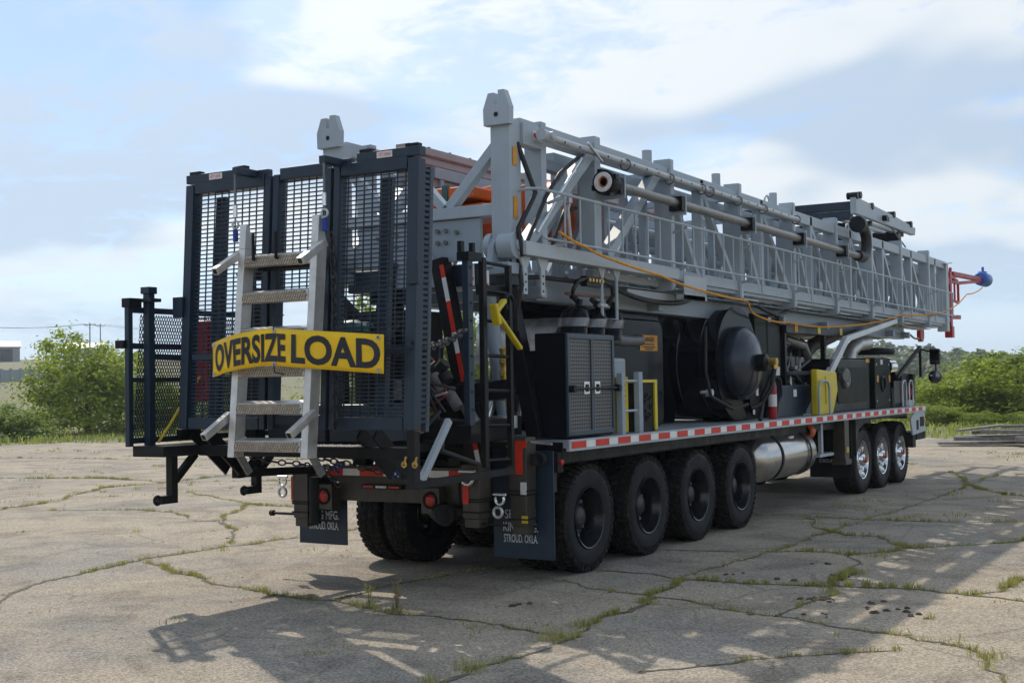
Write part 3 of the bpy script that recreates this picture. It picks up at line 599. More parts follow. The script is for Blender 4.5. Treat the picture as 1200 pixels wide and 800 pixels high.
def pole(deg, d, h, label):
    o = at(deg, d, -.4); t = thing('utility_pole', label, 'utility pole', o); b = MB(); b.cyl(o, o + Vector((0,0,h)), .16, 8, .11); part('post', b, 'pole_wood', t, 40)
    a = HEAD + math.radians(deg) + .5; ax = Vector((math.cos(a), -math.sin(a), 0)); b = MB(); b.bar(o + ax*-1.3 + Vector((0,0,h-.5)), o + ax*1.3 + Vector((0,0,h-.5)), .12, .14); part('crossarm', b, 'pole_wood', t)
    for s in (-1.2, 0, 1.2): b = MB(); b.cyl(o + ax*s + Vector((0,0,h-.43)), o + ax*s + Vector((0,0,h-.22)), .06, 6); part('insulator', b, 'cast', t)
    return o + Vector((0, 0, h - .2)), ax
p1, a1 = pole(-18.0, 300, 8.3, 'wooden utility pole with crossarm above the lone tree, shorter of two')
p2, a2 = pole(-17.58, 330, 9.3, 'wooden utility pole with wide crossarm, nearer the mesh side panel')
p0, a0 = pole(-23.4, 290, 8.3, 'wooden utility pole just outside the left picture edge')
for s, lab in ((-1.2, 'lower'), (1.2, 'upper')):
    mb = MB(); mb.tube(rope_pts([p0 + a0*s, p1 + a1*s, p2 + a2*s, bearing(-10, 380, terrain(*bearing(-10, 380).xy) + 8)], .9, 10), .035, 4); solo('power_line', mb, 'cable', 'thin power line strung between the distant utility poles', 'power line', 'power lines at far left')
# rusty pipes in the grass at the far left, timbers on the pavement edge at the right
random.seed(3)
for k in range(9):
    p = bearing(-21.6 + rnd(-.5, 2.4), rnd(60, 63)); mb = MB(); a = rnd(-.3, .3) + .9; L_ = rnd(1.6, 3); z = .15 + .14 * (k % 4)
    mb.cyl((p.x - math.cos(a)*L_/2, p.y - math.sin(a)*L_/2, z + rnd(-.05, .1)), (p.x + math.cos(a)*L_/2, p.y + math.sin(a)*L_/2, z + rnd(-.05, .1)), .09, 8)
    solo('rusty_pipe', mb, 'rail_rust', 'rusty pipe lying in the grass heap below the far wall', 'pipe', 'rusty pipes heaped in the grass', 40)
boards = [(-.9,23.3,1.2,24.2,.05,.28,.06),(-.6,23.9,1.9,23.9,.1,.30,.10),(-.2,24.1,2.2,24.3,.28,.32,.09),(.1,23.8,2.6,23.6,.30,.26,.1),(-.7,24.4,1.4,24.9,.12,.3,.1),(.5,24.2,2.9,24.4,.42,.26,.07),(-1.0,23.7,-.1,24.0,.03,.22,.05),(1.0,23.4,2.9,23.5,.1,.34,.14),(-.4,23.4,.5,24.6,.38,.2,.05)]
for k, (x0, y0, x1, y1, z, w, h) in enumerate(boards):
    mb = MB(); mb.bar((x0, y0, z + h/2 + .02*(k % 2)), (x1, y1, z + h/2 + .05*(k % 3)), w, h)
    solo('timber', mb, 'wood_grey', 'weathered grey timber in the pile at the pavement edge', 'timber', 'weathered timbers piled at the right', bevel=.012)

# ------------------------------------------------------------------ the summer air
hz = bpy.data.materials.new('haze'); hz.use_nodes = True; hn = hz.node_tree.nodes; hn.remove(hn['Principled BSDF'])
pv = hn.new('ShaderNodeVolumePrincipled'); pv.inputs['Color'].default_value = (0.86, 0.92, 1.0, 1); pv.inputs['Density'].default_value = 0.0004; pv.inputs['Anisotropy'].default_value = 0.3
hz.node_tree.links.new(pv.outputs[0], hn['Material Output'].inputs['Volume']); M['haze'] = hz
o = link('haze', MB().box(-4300, 4300, -4300, 4300, -8, 21).mesh('haze', 'haze')); o['kind'] = 'stuff'; o['label'] = 'thin summer haze over the yard and far woods'; o['category'] = 'haze'
SC.cycles.volume_bounces = 0

# ------------------------------------------------------------------ the rig truck
random.seed(77)
T = thing('rig_truck', 'black seven axle rig truck carrying a grey lattice mast, parked on the cracked pavement', 'truck')
# ---- wheels
def tyre_mb(R_, W, bead, lugs, deep):
    mb = MB(); h = W/2; s = R_ - bead
    prof = [(h*.80, bead), (h*.93, bead+.012), (h*.99, bead + s*.22), (h*1.0, bead + s*.45), (h*1.0, bead + s*.52), (h*.985, bead + s*.53), (h*.985, bead + s*.62), (h*.97, bead + s*.63), (h*.95, bead + s*.80), (h*.90, R_ - .022), (h*.82, R_ - deep), (h*.4, R_ - deep*.85), (0, R_ - deep*.8)]
    prof = prof + [(-a, r) for a, r in prof[::-1][1:]]; mb.lathe(prof + [prof[0]], (0,0,0), 'X', 56); return mb
def lugs_mb(R_, W, n, deep):
    mb = MB(); h = W/2
    def blk(x0, x1, t0, t1, sk, r0, r1, drop=0):
        vs = []
        for r in (r0, r1):
            for x, t, e in ((x0, t0, 0), (x1, t0 + sk, 1), (x1, t1 + sk, 1), (x0, t1, 0)):
                rr = r - (drop if e else 0); vs.append((x, math.cos(t)*rr, math.sin(t)*rr))
        mb.add(vs, [(0,3,2,1),(4,5,6,7),(0,1,5,4),(1,2,6,5),(2,3,7,6),(3,0,4,7)])
    d = 2*PI/n
    for i in range(n):
        t = i*d
        for s in (-1, 1):
            blk(s*h*.52, s*h*.97, t + (s > 0)*d*.5, t + d*.62 + (s > 0)*d*.5, d*.12, R_ - deep - .012, R_, .012)
            blk(s*h*.93, s*h*1.0, t + (s > 0)*d*.5, t + d*.5 + (s > 0)*d*.5, 0, R_ - .062, R_ - .026)
            blk(s*h*.10, s*h*.48, t + d*.25*s, t + d*.66 + d*.25*s, d*.25, R_ - deep - .004, R_ + .001)
    return mb
def ring_faces(mb, prof, n=40): mb.lathe(prof, (0,0,0), 'X', n)
RW = dict(R=.525, W=.275)
m_tyre = tyre_mb(.525, .275, .292, 44, .017).mesh('tyre', 'rubber', 38); m_tread = lugs_mb(.525, .275, 46, .017).mesh('tread', 'tread')
b = MB(); ring_faces(b, [(.13,.300),(.142,.296),(.138,.284),(.10,.272),(.06,.262),(.045,.255),(-.02,.250),(-.055,.246),(-.062,.20),(-.075,.185),(-.085,.14),(-.08,.12),(-.08,.001)]); ring_faces(b, [(-.138,.296),(-.13,.28),(-.05,.25)])
m_rim = b.mesh('rim', 'rim_black', 35)
b = MB(); ring_faces(b, [(-.09,.115),(.02,.105),(.04,.09),(.05,.06),(.055,.001)], 24)
for k in range(10): t = 2*PI*k/10; b.cyl((-.09, math.cos(t)*.155, math.sin(t)*.155), (-.03, math.cos(t)*.155, math.sin(t)*.155), .019, 6)
m_hub = b.mesh('hub', 'hub_grey', 35)
b = MB()
for k in range(10): t = 2*PI*(k+.5)/10; b.cyl((-.072, math.cos(t)*.205, math.sin(t)*.205), (-.035, math.cos(t)*.205, math.sin(t)*.205), .017, 6)
m_nut = b.mesh('lug_nuts', 'galv', 35)
def wheel(x, y, z, s, meshes, parent=T):
    w = empty('wheel', (x, y, z), parent); w.rotation_euler = (rnd(0, 6), 0, 0 if s > 0 else PI)
    for nm, me in meshes:
        q = link(nm, me, w)
        if nm in ('tread', 'lug_nuts'): q['kind'] = 'stuff'
    return w
rear_set = [('tyre', m_tyre), ('tread', m_tread), ('rim', m_rim), ('hub', m_hub), ('lug_nuts', m_nut)]
for y in (0.0, 1.334, 2.662, 3.987):
    for s in (1, -1):
        wheel(s*1.078, y, .520, s, rear_set); wheel(s*.735, y, .520, -s, rear_set)
m_tyre2 = tyre_mb(.529, .36, .292, 44, .012).mesh('tyre', 'rubber', 38); m_tread2 = lugs_mb(.529, .36, 52, .012).mesh('tread', 'tread')
b = MB(); ring_faces(b, [(.165,.300),(.178,.296),(.172,.284),(.12,.270),(.09,.262),(.075,.235),(.105,.215),(.112,.17),(.105,.135),(.09,.11)]); 
m_rim2 = b.mesh('rim', 'chrome', 35)
b = MB()
for k in range(10):
    t = 2*PI*(k+.5)/10; c, d = math.cos(t)*.222, math.sin(t)*.222; b.lathe([(.094,.024),(.097,.022),(.0975,.001)], (0,c,d), 'X', 10)
m_hole = b.mesh('hand_hole', 'black_dull', 35)
b = MB(); ring_faces(b, [(.09,.115),(.17,.105),(.20,.085),(.205,.045),(.215,.04),(.218,.001)], 24)
for k in range(10): t = 2*PI*k/10; b.cyl((.10, math.cos(t)*.15, math.sin(t)*.15), (.15, math.cos(t)*.15, math.sin(t)*.15), .019, 6)
m_hub2 = b.mesh('hub', 'chrome', 35)
b = MB(); ring_faces(b, [(.215,.048),(.235,.04),(.238,.001)], 16); m_cap = b.mesh('hub_cap', 'red_hub', 35)
front_set = [('tyre', m_tyre2), ('tread', m_tread2), ('rim', m_rim2), ('hand_hole', m_hole), ('hub', m_hub2), ('hub_cap', m_cap)]
for y in (9.213, 10.355, 11.49):
    for s in (1, -1): wheel(s*1.035, y, .524, s, front_set)
# ---- chassis under the deck
ch = MB()
for s in (-1, 1): ch.box(s*.42-.06, s*.42+.06, -1.15, 12.3, .72, 1.14)
for y in (-.9, .66, 2.0, 3.3, 4.7, 6.2, 7.6, 8.6, 9.8, 10.9, 12.1): ch.box(-.38, .38, y-.08, y+.08, .78, 1.10)
part('frame_rail', ch, 'chassis', T)
for y in (0.0, 1.334, 2.662, 3.987, 9.213, 10.355, 11.49):
    b = MB(); b.cyl((-.95, y, .52), (.95, y, .52), .085, 14); b.lathe([(-.22,.02),(-.2,.14),(-.08,.20),(.08,.20),(.2,.14),(.22,.02)], (0.05, y, .52), 'X', 18)
    for s in (-1, 1): b.box(s*.5-.1, s*.5+.1, y-.16, y+.16, .56, .9)
    part('axle', b, 'chassis', T, 40)
b = MB(); b.box(-1.20, 1.16, -.60, 8.9, 1.05, 1.19); b.box(-.6, .6, 4.6, 8.2, .5, 1.05); b.box(-1.15, -.7, 4.8, 7.4, .55, 1.05); part('underdeck_filler', b, 'chassis', T, bevel=.02)  # dark panel and boxes added to keep the shade under the deck black
for y in (.67, 2.0, 3.32): b = MB(); b.box(.2, .95, y-.10, y+.10, .35, .95); b.box(-.95, -.2, y-.10, y+.10, .35, .95); part('wheel_gap_filler', b, 'chassis', T, bevel=.02)  # dark boxes added between the wheels so the shaded gaps stay closed
b = MB(); b.cyl((.1,-1.0,.68), (.45,-1.35,.64), .10, 18); b.torus((.45,-1.35,.64), .08, .02, 'Y', 18, 8); part('brake_chamber', b, 'black_dull', T, 40)
# ---- deck
b = MB(); b.box(-1.36, 1.36, -.67, 12.62, 1.215, 1.285); part('deck', b, 'deck_grey', T)
b = MB(); b.box(1.36, 1.375, -.68, 12.63, 1.188, 1.292); b.box(1.34, 1.36, -.68, 12.63, 1.188, 1.215); part('edge_channel', b, 'mast_pale', T)
b = MB(); b.box(-1.375, -1.36, -.68, 12.63, 1.188, 1.292); part('edge_channel', b, 'mast_pale', T)
b = MB(); b.box(-1.3, 1.3, -.69, -.67, 1.08, 1.27); part('rear_deck_beam', b, 'black', T)
m_tr = MB().box(0, .004, -.14, .14, -.031, .031).mesh('reflective_tape', 'tape_red'); m_tw = MB().box(0, .003, -.095, .095, -.031, .031).mesh('reflective_tape', 'tape_white')
y = -.64
while y < 12.3:
    link('reflective_tape', m_tr, T, (1.375, y + .14, 1.243)); link('reflective_tape', m_tw, T, (1.375, y + .28 + .095, 1.243)); y += .472
b = MB(); b.lathe([(0,.03),(.02,.028),(.03,.015),(.032,.001)], (1.30,-.72,1.09), 'X', 14); b2 = MB(); b2.box(1.16,1.30,-.77,-.67,1.0,1.18); sm = part('side_marker', b2, 'black_dull', T); part('lens', b, 'lens_red', sm, 40)
# front fender plate, steps and bumper
b = MB(); b.prism([(11.62,1.09),(11.9,1.19),(12.62,1.19),(12.62,.84),(11.75,.80)], 'X', 1.335, 1.36); part('fender_plate', b, 'mast_pale', T)
b = MB(); b.box(1.36, 1.37, 12.0, 12.12, .88, 1.05); b.box(1.362, 1.372, 12.25, 12.5, .93, 1.1); b.box(1.2, 1.33, 11.85, 12.05, .58, .84); b.box(-1.3, 1.33, 12.15, 12.75, .70, .84); part('front_bumper', b, 'black_dull', T, bevel=.01)
b = MB(); b.box(1.36,1.375,12.52,12.60,1.0,1.06); part('amber_marker', b, 'amber', T)
b = MB(); b.prism([(8.55,.62),(8.7,1.02),(9.2,1.14),(11.5,1.14),(11.62,1.09),(11.6,1.19),(8.55,1.19)], 'X', .55, 1.30); part('front_fender', b, 'chassis', T)
# ---- fuel tank with straps
def dome(l, r, k=.16): return [(-l-k, .001), (-l-k*.93, r*.45), (-l-k*.72, r*.75), (-l-k*.35, r*.94), (-l, r), (l, r), (l+k*.35, r*.94), (l+k*.72, r*.75), (l+k*.93, r*.45), (l+k, .001)]
b = MB(); b.lathe(dome(.92, .315), (1.0, 5.68, .79), 'Y', 40); ft = part('fuel_tank', b, 'tank_alu', T, 50)
for yy in (5.22, 6.35): b = MB(); b.lathe([(yy-.035,.323),(yy-.03,.328),(yy+.03,.328),(yy+.035,.323)], (1.0, 0, .79), 'Y', 40); part('strap', b, 'black_dull', ft, 50)
for yy in (5.6, 6.0): b = MB(); b.cyl((1.08, yy, 1.08), (1.09, yy, 1.15), .035, 10); part('valve', b, 'brass', ft, 40)
b = MB(); b.box(1.20,1.225,5.75,5.92,.96,1.04); part('data_plate', b, 'label_white', ft)
b = MB(); b.lathe([(0,.10),(.05,.115),(.16,.10),(.24,.06),(.26,.03)], (1.12, 6.72, 1.06), 'Y', 18); b.torus((1.12,6.70,1.06), .10, .03, 'Y', 14, 8); part('signal_horn', b, 'orange', T, 50)
# ---- front outrigger jack and mudflap
b = MB(); b.box(1.12,1.30,7.98,8.20,.56,1.19); b.box(1.10,1.32,7.95,8.23,.52,.60); part('front_jack', b, 'jack_paint', T, bevel=.008)
b = MB(); b.box(1.301,1.309,8.05,8.15,.70,.78); part('jack_label', b, 'yellow', T)
b = MB(); b.box(.62,1.27,8.40,8.42,.30,1.1); fl = part('mudflap', b, 'black_dull', T)
text_part('KING MFG.', (.98,8.395,.66), (1,0,0), (0,0,1), .07, .42, 'letter_white', fl, .01); text_part('STROUD. OKLA.', (.98,8.395,.55), (1,0,0), (0,0,1), .055, .42, 'letter_white', fl, .01)
b = MB(); b.bar((1.15,7.3,1.15), (1.15,7.3,.72), .05, .08); b.box(.9,1.2,7.1,7.75,.68,.72); part('side_step', b, 'mast_pale', T)
# ---- rear bumper, lights, jacks, flaps
b = MB(); b.box(-1.34, .60, -1.245, -1.05, .95, 1.06); b.box(-1.30, .50, -1.20, -.95, .72, .95); part('rear_bumper', b, 'jack_paint', T, bevel=.006)
b = MB(); b.box(.62, 1.25, -.82, -.70, .82, 1.08); part('rear_cross_tube', b, 'chassis', T, bevel=.006)
for x0, x1, c in ((-1.34,-1.26,'r'),(-1.26,-1.06,'w'),(-1.06,-.79,'r'),(-.79,-.59,'w'),(-.59,-.31,'r'),(-.31,-.11,'w'),(-.11,.16,'r'),(.16,.21,'r'),(.21,.43,'w'),(.43,.56,'r')):
    b = MB(); b.box(x0, x1-.002, -1.25, -1.245, .965, 1.03); part('reflective_tape', b, 'tape_red' if c == 'r' else 'tape_white', T)
b = MB(); b.box(-.56,-.10,-1.262,-1.20,.845,.885); lb = part('lamp_bar', b, 'black_dull', T)
for x in (-.48, -.33, -.18): b = MB(); b.box(x-.06, x+.06, -1.268, -1.262, .855, .875); part('lens', b, 'lens_red' if x != -.33 else 'label_white', lb)
for x, z0, z1 in ((-.965, .66, .88), (.275, .66, .88)):
    b = MB(); b.box(x-.10, x+.10, -1.33, -1.2, z0-.02, z1); tl = part('tail_light', b, 'jack_paint', T, bevel=.006)
    b = MB(); b.torus((x, -1.335, .765), .068, .012, 'Y', 24, 8); part('grommet', b, 'rubber', tl, 50)
    b = MB(); b.lathe([(-.344,.001),(-.342,.03),(-.338,.05),(-.33,.058)], (x, -1.0, .765), 'Y', 24); part('lens', b, 'lens_red', tl, 50)
    for k in range(7):
        t = 2*PI*k/6; r = 0 if k == 6 else .032; b = MB(); b.cyl((x+math.cos(t)*r, -1.347, .765+math.sin(t)*r), (x+math.cos(t)*r, -1.341, .765+math.sin(t)*r), .007, 6); part('diode', b, 'red', tl)
for (y0, x0, x1, z0, z1, tx) in ((-1.10, -1.46, -.87, .275, .95, -1.15), (-.86, .66, 1.30, .22, 1.20, .95)):
    b = MB(); b.box(x0, x1, y0, y0+.015, z0, z1); fl = part('mudflap', b, 'navy', T)
    for body, z, h, w in (('SERVICE', z0+.40, .085, .33), ('KING MFG.', z0+.285, .085, .37), ('STROUD. OKLA.', z0+.18, .075, .36)): text_part(body, (tx, y0-.003, z), (1,0,0), (0,0,1), h, w, 'letter_white', fl, .012)
def jack(x, y, z0, z1, w, name='outrigger_jack'):
    b = MB(); b.box(x-w/2, x+w/2, y-w/2, y+w/2, z0+(z1-z0)*.42, z1); b.box(x-w*.46, x+w*.46, y-w*.46, y+w*.46, z0+.08, z0+(z1-z0)*.42); b.box(x-w*.40, x+w*.40, y-w*.40, y+w*.40, z0, z0+.08)
    j = part(name, b, 'jack_paint', T, bevel=.006); 
    for zz in (z0+.13, z0+(z1-z0)*.44, z0+(z1-z0)*.40): b = MB(); b.box(x-w*.53, x+w*.53, y-w*.53, y+w*.53, zz, zz+.015); part('collar', b, 'black_dull', j)
    return j
jr = jack(1.045, -.97, .46, 1.33, .18)
b = MB(); b.box(1.025, 1.10, -1.066, -1.060, 1.0, 1.30); b.box(1.10, 1.145, -1.066, -1.060, 1.24, 1.30); part('reflective_plate', b, 'tape_red', jr)
b = MB(); b.box(1.075, 1.135, -1.066, -1.058, .82, .93); part('warning_label', b, 'label_white', jr)
b = MB(); b.box(1.08, 1.14, -1.060, -1.050, .565, .63); part('yellow_tag', b, 'yellow', jr)
for zz in (1.05, 1.15, 1.25): b = MB(); b.cyl((.97,-1.05,zz), (.97,-1.10,zz), .014, 8); part('bolt', b, 'brass', jr)
b = MB(); b.torus((1.22,-.97,1.13), .05, .022, 'Y', 16, 8); b.box(1.13,1.19,-.99,-.95,1.08,1.18); part('pull_lug', b, 'black_dull', jr, 40)
b = MB(); b.cyl((1.14,-.98,1.285), (1.36,-.98,1.27), .012, 8); part('pull_rod', b, 'galv', jr)
jm = jack(.74, -1.28, .54, 1.10, .19)
b = MB(); b.box(.665,.725,-1.382,-1.376,.75,.93); part('reflective_plate', b, 'tape_red', jm)
b = MB(); b.cyl((.55,-1.30,.57), (1.08,-1.30,.57), .012, 8); part('lock_pin', b, 'black_dull', jm)
jl = jack(-1.22, -1.28, .47, 1.0, .19)
b = MB(); b.box(-1.345,-1.325,-1.36,-1.22,.72,.95); part('reflective_plate', b, 'tape_red', jl)
b = MB(); b.cyl((-1.62,-1.30,.58), (-1.1,-1.30,.58), .014, 8); b.cyl((-1.66,-1.30,.58),(-1.62,-1.30,.58),.03,10); part('lock_pin', b, 'black_dull', jl)
b = MB(); b.cyl((-1.08,-1.32,.50), (-1.08,-1.32,.95), .06, 14); part('hydraulic_cylinder', b, 'black', jl, 40)

# ---- rear work platform: floor, walkway, legs, arms
b = MB(); b.box(-1.47,-1.10,-3.25,-1.55,1.245,1.335); part('walkway', b, 'black_dull', T, bevel=.006)
pf = MB(); pf.box(-1.08,1.16,-2.86,-2.78,1.24,1.33); pf.box(-1.08,.62,-1.40,-1.32,1.24,1.33)
for x in (-1.04,-.5,.06,.58): pf.box(x-.03,x+.03,-2.78,-1.40,1.24,1.315)
pfp = part('platform_frame', pf, 'black', T)
b = MB(); diamonds(b, lambda u, v: (-1.06 + u*.090, -2.80 + v*.036, 1.322 + .006*((u*2) % 2)), 18, 39, .13); part('floor_mesh', b, 'black', pfp, kind='stuff')
for y in (-2.93, -1.86):
    b = MB(); b.box(-1.37,-1.30,y-.035,y+.035,.83,1.245); b.bar((-1.335,y+.03,1.02), (-1.335,y+.28,1.24), .05, .06); b.box(-1.37,-1.30,y-.15,y-.035,.83,.90)
    b.torus((-1.335,y-.17,.865), .034, .014, 'X', 14, 8); part('platform_leg', b, 'black_dull', T)
b = MB(); b.bar((-1.0,-2.44,1.06), (-1.0,-1.25,1.02), .07, .07); b.box(-1.04,-.96,-2.50,-2.42,1.02,1.32); b.bar((-1.0,-2.36,1.08), (-1.0,-2.05,1.30), .05, .06); part('platform_arm', b, 'black_dull', T)
b = MB(); b.bar((1.24,-2.95,1.05), (1.20,-1.40,1.06), .06, .055); b.box(1.205,1.275,-2.97,-2.90,1.02,1.46); part('platform_arm', b, 'black_dull', T)
for x in (-1.0, .80):
    for dx in (-.08, .08): b = MB(); b.bar((x+dx,-2.93,1.45), (x+dx,-2.50,1.10), .02, .12); part('gate_bracket', b, 'black', T)
b = MB(); b.bar((1.24,-2.84,1.07), (1.24,-2.44,1.53), .04, .055); part('diagonal_brace', b, 'mast_grey', T)
b = MB(); b.box(-.75,-.10,-2.35,-1.95,1.34,1.66); b.box(-.06,.52,-2.35,-1.95,1.34,1.66); tb = part('tool_box', b, 'navy_light', T, bevel=.01)
# ---- side panel of expanded metal on the walkway
def fy(z): return -2.95 + .055*(z - 1.45)
sp = MB(); X_ = -1.49
sp.box(X_-.025,X_+.025,-3.29,-3.24,1.33,2.53); sp.box(X_-.025,X_+.025,-1.45,-1.39,1.35,2.53)
for z, h in ((2.50,.05),(2.19,.05),(1.90,.04),(1.38,.05)): sp.box(X_-.02,X_+.02,-3.24,-1.45,z-h/2,z+h/2)
spp = part('side_panel', sp, 'navy', T, bevel=.004)
b = MB(); diamonds(b, lambda u, v: (X_ + .004*((u*2) % 2), -3.23 + u*.029 + v*.005, 1.38 + v*.060), 60, 18, .17); part('expanded_mesh', b, 'navy', spp, kind='stuff')
b = MB(); b.box(X_+.03,X_+.10,-3.13,-3.06,1.33,2.64); b.box(X_-.02,X_+.15,-3.16,-3.03,2.57,2.60); b.box(X_+.015,X_+.115,-3.145,-3.045,2.64,2.70); part('capped_post', b, 'navy', spp, bevel=.004)
for bx_ in ((X_-.05,X_+.05,-3.30,-3.16,2.52,2.60),(X_-.10,X_+.0,-3.33,-3.24,2.17,2.24),(X_+.03,X_+.09,-2.75,-2.6,1.36,1.46)): b = MB(); b.box(*bx_); part('latch', b, 'black', spp, bevel=.006)
b = MB(); b.bar((X_+.04,-3.0,2.10), (X_+.04,-1.6,2.06), .04, .05); part('brace', b, 'navy', spp)

# ---- the rear gate: three panels of welded mesh
def gx(x, z): return x
gate = empty('mesh_gate', (0, 0, 0), T); gate['label'] = 'tall navy mesh gate standing across the rear platform'
def gbar(p, q, w, d, nm='frame_bar', mt='navy', bv=.006):
    (x0, z0), (x1, z1) = p, q; b = MB(); b.bar((gx(x0,z0), fy(z0), z0), (gx(x1,z1), fy(z1), z1), w, d, (0,1,0) if abs(z1-z0) > abs(x1-x0) else (0,0,1)); return part(nm, b, mt, gate, bevel=bv)
ZT, ZB = 3.58, 1.47
for x, w in ((-1.14,.09),(-.245,.06),(-.155,.06),(.40,.06),(.49,.06),(1.24,.10)): gbar((x, ZB), (x, ZT), w, .10, 'post')
for x0, x1, zt in ((-1.08,-.285,ZT-.03),(-.115,.36,ZT+.0),(.53,1.18,ZT-.03)):
    gbar((x0, zt), (x1, zt), .10, .10, 'top_rail')
for x0, x1 in ((-1.08,-.285),(.53,1.18)):
    gbar((x0, ZB+.05), (x1, ZB+.05), .09, .10, 'bottom_rail'); gbar((x0, 2.085), (x1, 2.085), .05, .055, 'middle_rail')
gbar((-.115, 1.55), (.36, 1.55), .07, .08, 'bottom_rail')
for x0, x1 in ((-1.19,-.51),(.68,1.295)): gbar((x0, ZT+.055), (x1, ZT+.055), .09, .075, 'lift_bar')
for x in (-1.10, 1.21, .76, -.58): b = MB(); b.box(gx(x,3.6)-.06, gx(x,3.6)+.06, fy(3.6)-.03, fy(3.6)+.03, 3.672, 3.70); part('lift_pad', b, 'black', gate)
for x, body in ((-.84,'LIFT HERE'),(.96,'LIFT HERE')):
    b = MB(); b.box(gx(x,3.63)-.075, gx(x,3.63)+.075, fy(3.63)-.048, fy(3.63)-.045, 3.61, 3.66); lp = part('label_plate', b, 'label_white', gate); text_part(body, (gx(x,3.63), fy(3.63)-.050, 3.635), (1,0,0), (0,0,1), .026, .12, 'label_red', lp)
for x0, x1, z0, z1, nx, nz in ((-1.08,-.285,2.11,ZT-.08,10,38),(-1.08,-.285,ZB+.10,2.06,10,16),(-.115,.36,2.62,ZT-.05,6,26),(.53,1.18,2.11,ZT-.08,8,38),(.53,1.18,ZB+.10,2.06,8,16)):
    b = MB(); wire_mesh(b, gx(x0,(z0+z1)/2), gx(x1,(z0+z1)/2), z0, z1, fy, nx, nz, .0064); part('wire_mesh', b, 'navy', gate, kind='stuff')
for x in (-.95, .84): b = MB(); b.bar((x, fy(ZB)+.14, ZB), (x+.02, fy(ZT)+.14, ZT-.1), .11, .05, (0,1,0)); part('inner_post', b, 'navy', gate)
for x, z in ((-1.215,2.52),(1.265,2.68)): b = MB(); b.box(gx(x,z)-.05, gx(x,z)+.06, fy(z)-.085, fy(z)-.05, z-.09, z+.09); part('latch_plate', b, 'navy', gate, bevel=.006)
for x in (-.40, .47): gbar((x-.04, ZT+.03), (x+.14, ZT+.03), .06, .07, 'hanger_bar'); 
for x in (-.40, .52): b = MB(); b.bar((x, fy(3.6)-.28, 3.61), (x, fy(3.6)+.05, 3.61), .06, .06); part('hanger_arm', b, 'navy', gate, bevel=.004)
# folded mesh leaf behind the right gate post, seen on its edge
b = MB(); b.bar((1.22,-2.75,1.45), (1.22,-2.63,3.54), .05, .05, (0,1,0)); lf = part('folded_leaf', b, 'navy_light', gate, bevel=.004); b = MB()
for k in range(46): z = 1.52 + k*.0438; b.box(1.205, 1.245, -2.86+.055*(z-1.45), -2.76+.055*(z-1.45), z, z+.024)
part('wire_ends', b, 'navy', lf, kind='stuff')

# ---- leaning mast legs with tape, cross beam, ladder frame
for s in (1, -1):
    b = MB(); b.bar((s*.27,-1.10,2.98), (s*.68,-1.10,.98), .15, .14, (0,1,0)); lg = part('mast_leg', b, 'black', T, bevel=.008)
    if s > 0:
        for k, (t0, t1, c) in enumerate(((.03,.09,'tape_red'),(.09,.20,'tape_white'),(.20,.345,'tape_red'),(.345,.44,'tape_white'),(.44,.57,'tape_red'),(.72,.76,'tape_white'),(.76,.88,'tape_red'),(.88,.95,'tape_white'))):
            p, q = Vector((.318,-1.174,2.98)), Vector((.728,-1.174,.98)); b = MB(); b.bar(p.lerp(q,t0), p.lerp(q,t1), .045, .004, (0,1,0)); part('reflective_tape', b, c, lg)
    b = MB(); b.bar((s*.60,-.55,3.0), (s*.93,-.50,1.30), .15, .14, (0,1,0)); part('mast_leg', b, 'black', T, bevel=.008)
b = MB(); b.box(-.9,.9,-1.0,-.62,2.72,2.93); part('leg_head', b, 'navy', T, bevel=.01)
b = MB(); b.bar((.30,-1.32,1.69), (1.05,-1.18,1.77), .16, .17); b.bar((.28,-1.34,1.688), (.42,-1.31,1.703), .18, .19); b.bar((.62,-1.26,1.72), (.72,-1.24,1.735), .18, .19); part('box_beam', b, 'black', T, bevel=.008)
pp = MB(); pp.box(1.06,1.12,-1.945,-1.865,1.46,2.88); ppo = part('perforated_post', pp, 'navy', T, bevel=.005)
for k in range(9): z = 1.60 + k*.15; b = MB(); b.cyl((1.118,-1.905,z), (1.124,-1.905,z), .013, 10); part('pin_hole', b, 'black_dull', ppo)
for bx_ in ((1.00,1.16,-1.99,-1.86,1.40,1.47),(1.02,1.14,-1.96,-1.75,2.86,2.93),(1.04,1.08,-1.98,-1.93,2.93,3.02),(1.04,1.08,-1.80,-1.76,2.93,3.02)): b = MB(); b.box(*bx_); part('clamp', b, 'black', ppo)
lad = MB(); lad.box(1.08,1.13,-1.72,-1.66,1.10,2.90); lad.box(1.08,1.13,-1.29,-1.24,1.10,2.86); lo = part('black_ladder', lad, 'black', T, bevel=.004)
for z in (1.16,1.46,1.76,2.06,2.36,2.62,2.86): b = MB(); b.cyl((1.105,-1.66,z), (1.105,-1.29,z-.01), .016, 10); part('rung', b, 'black', lo)
b = MB(); b.box(1.04,1.075,-1.70,-1.28,2.58,2.67); part('ladder_bracket', b, 'black', lo)
for y, z in ((-1.795,2.75),(-1.56,2.71)):
    b = MB(); b.box(1.05,1.056,y-.055,y+.055,z-.09,z+.09); wl_ = part('warning_label', b, 'label_white', T); b = MB(); b.box(1.056,1.058,y-.04,y+.04,z-.05,z-.02); part('print', b, 'label_red', wl_)
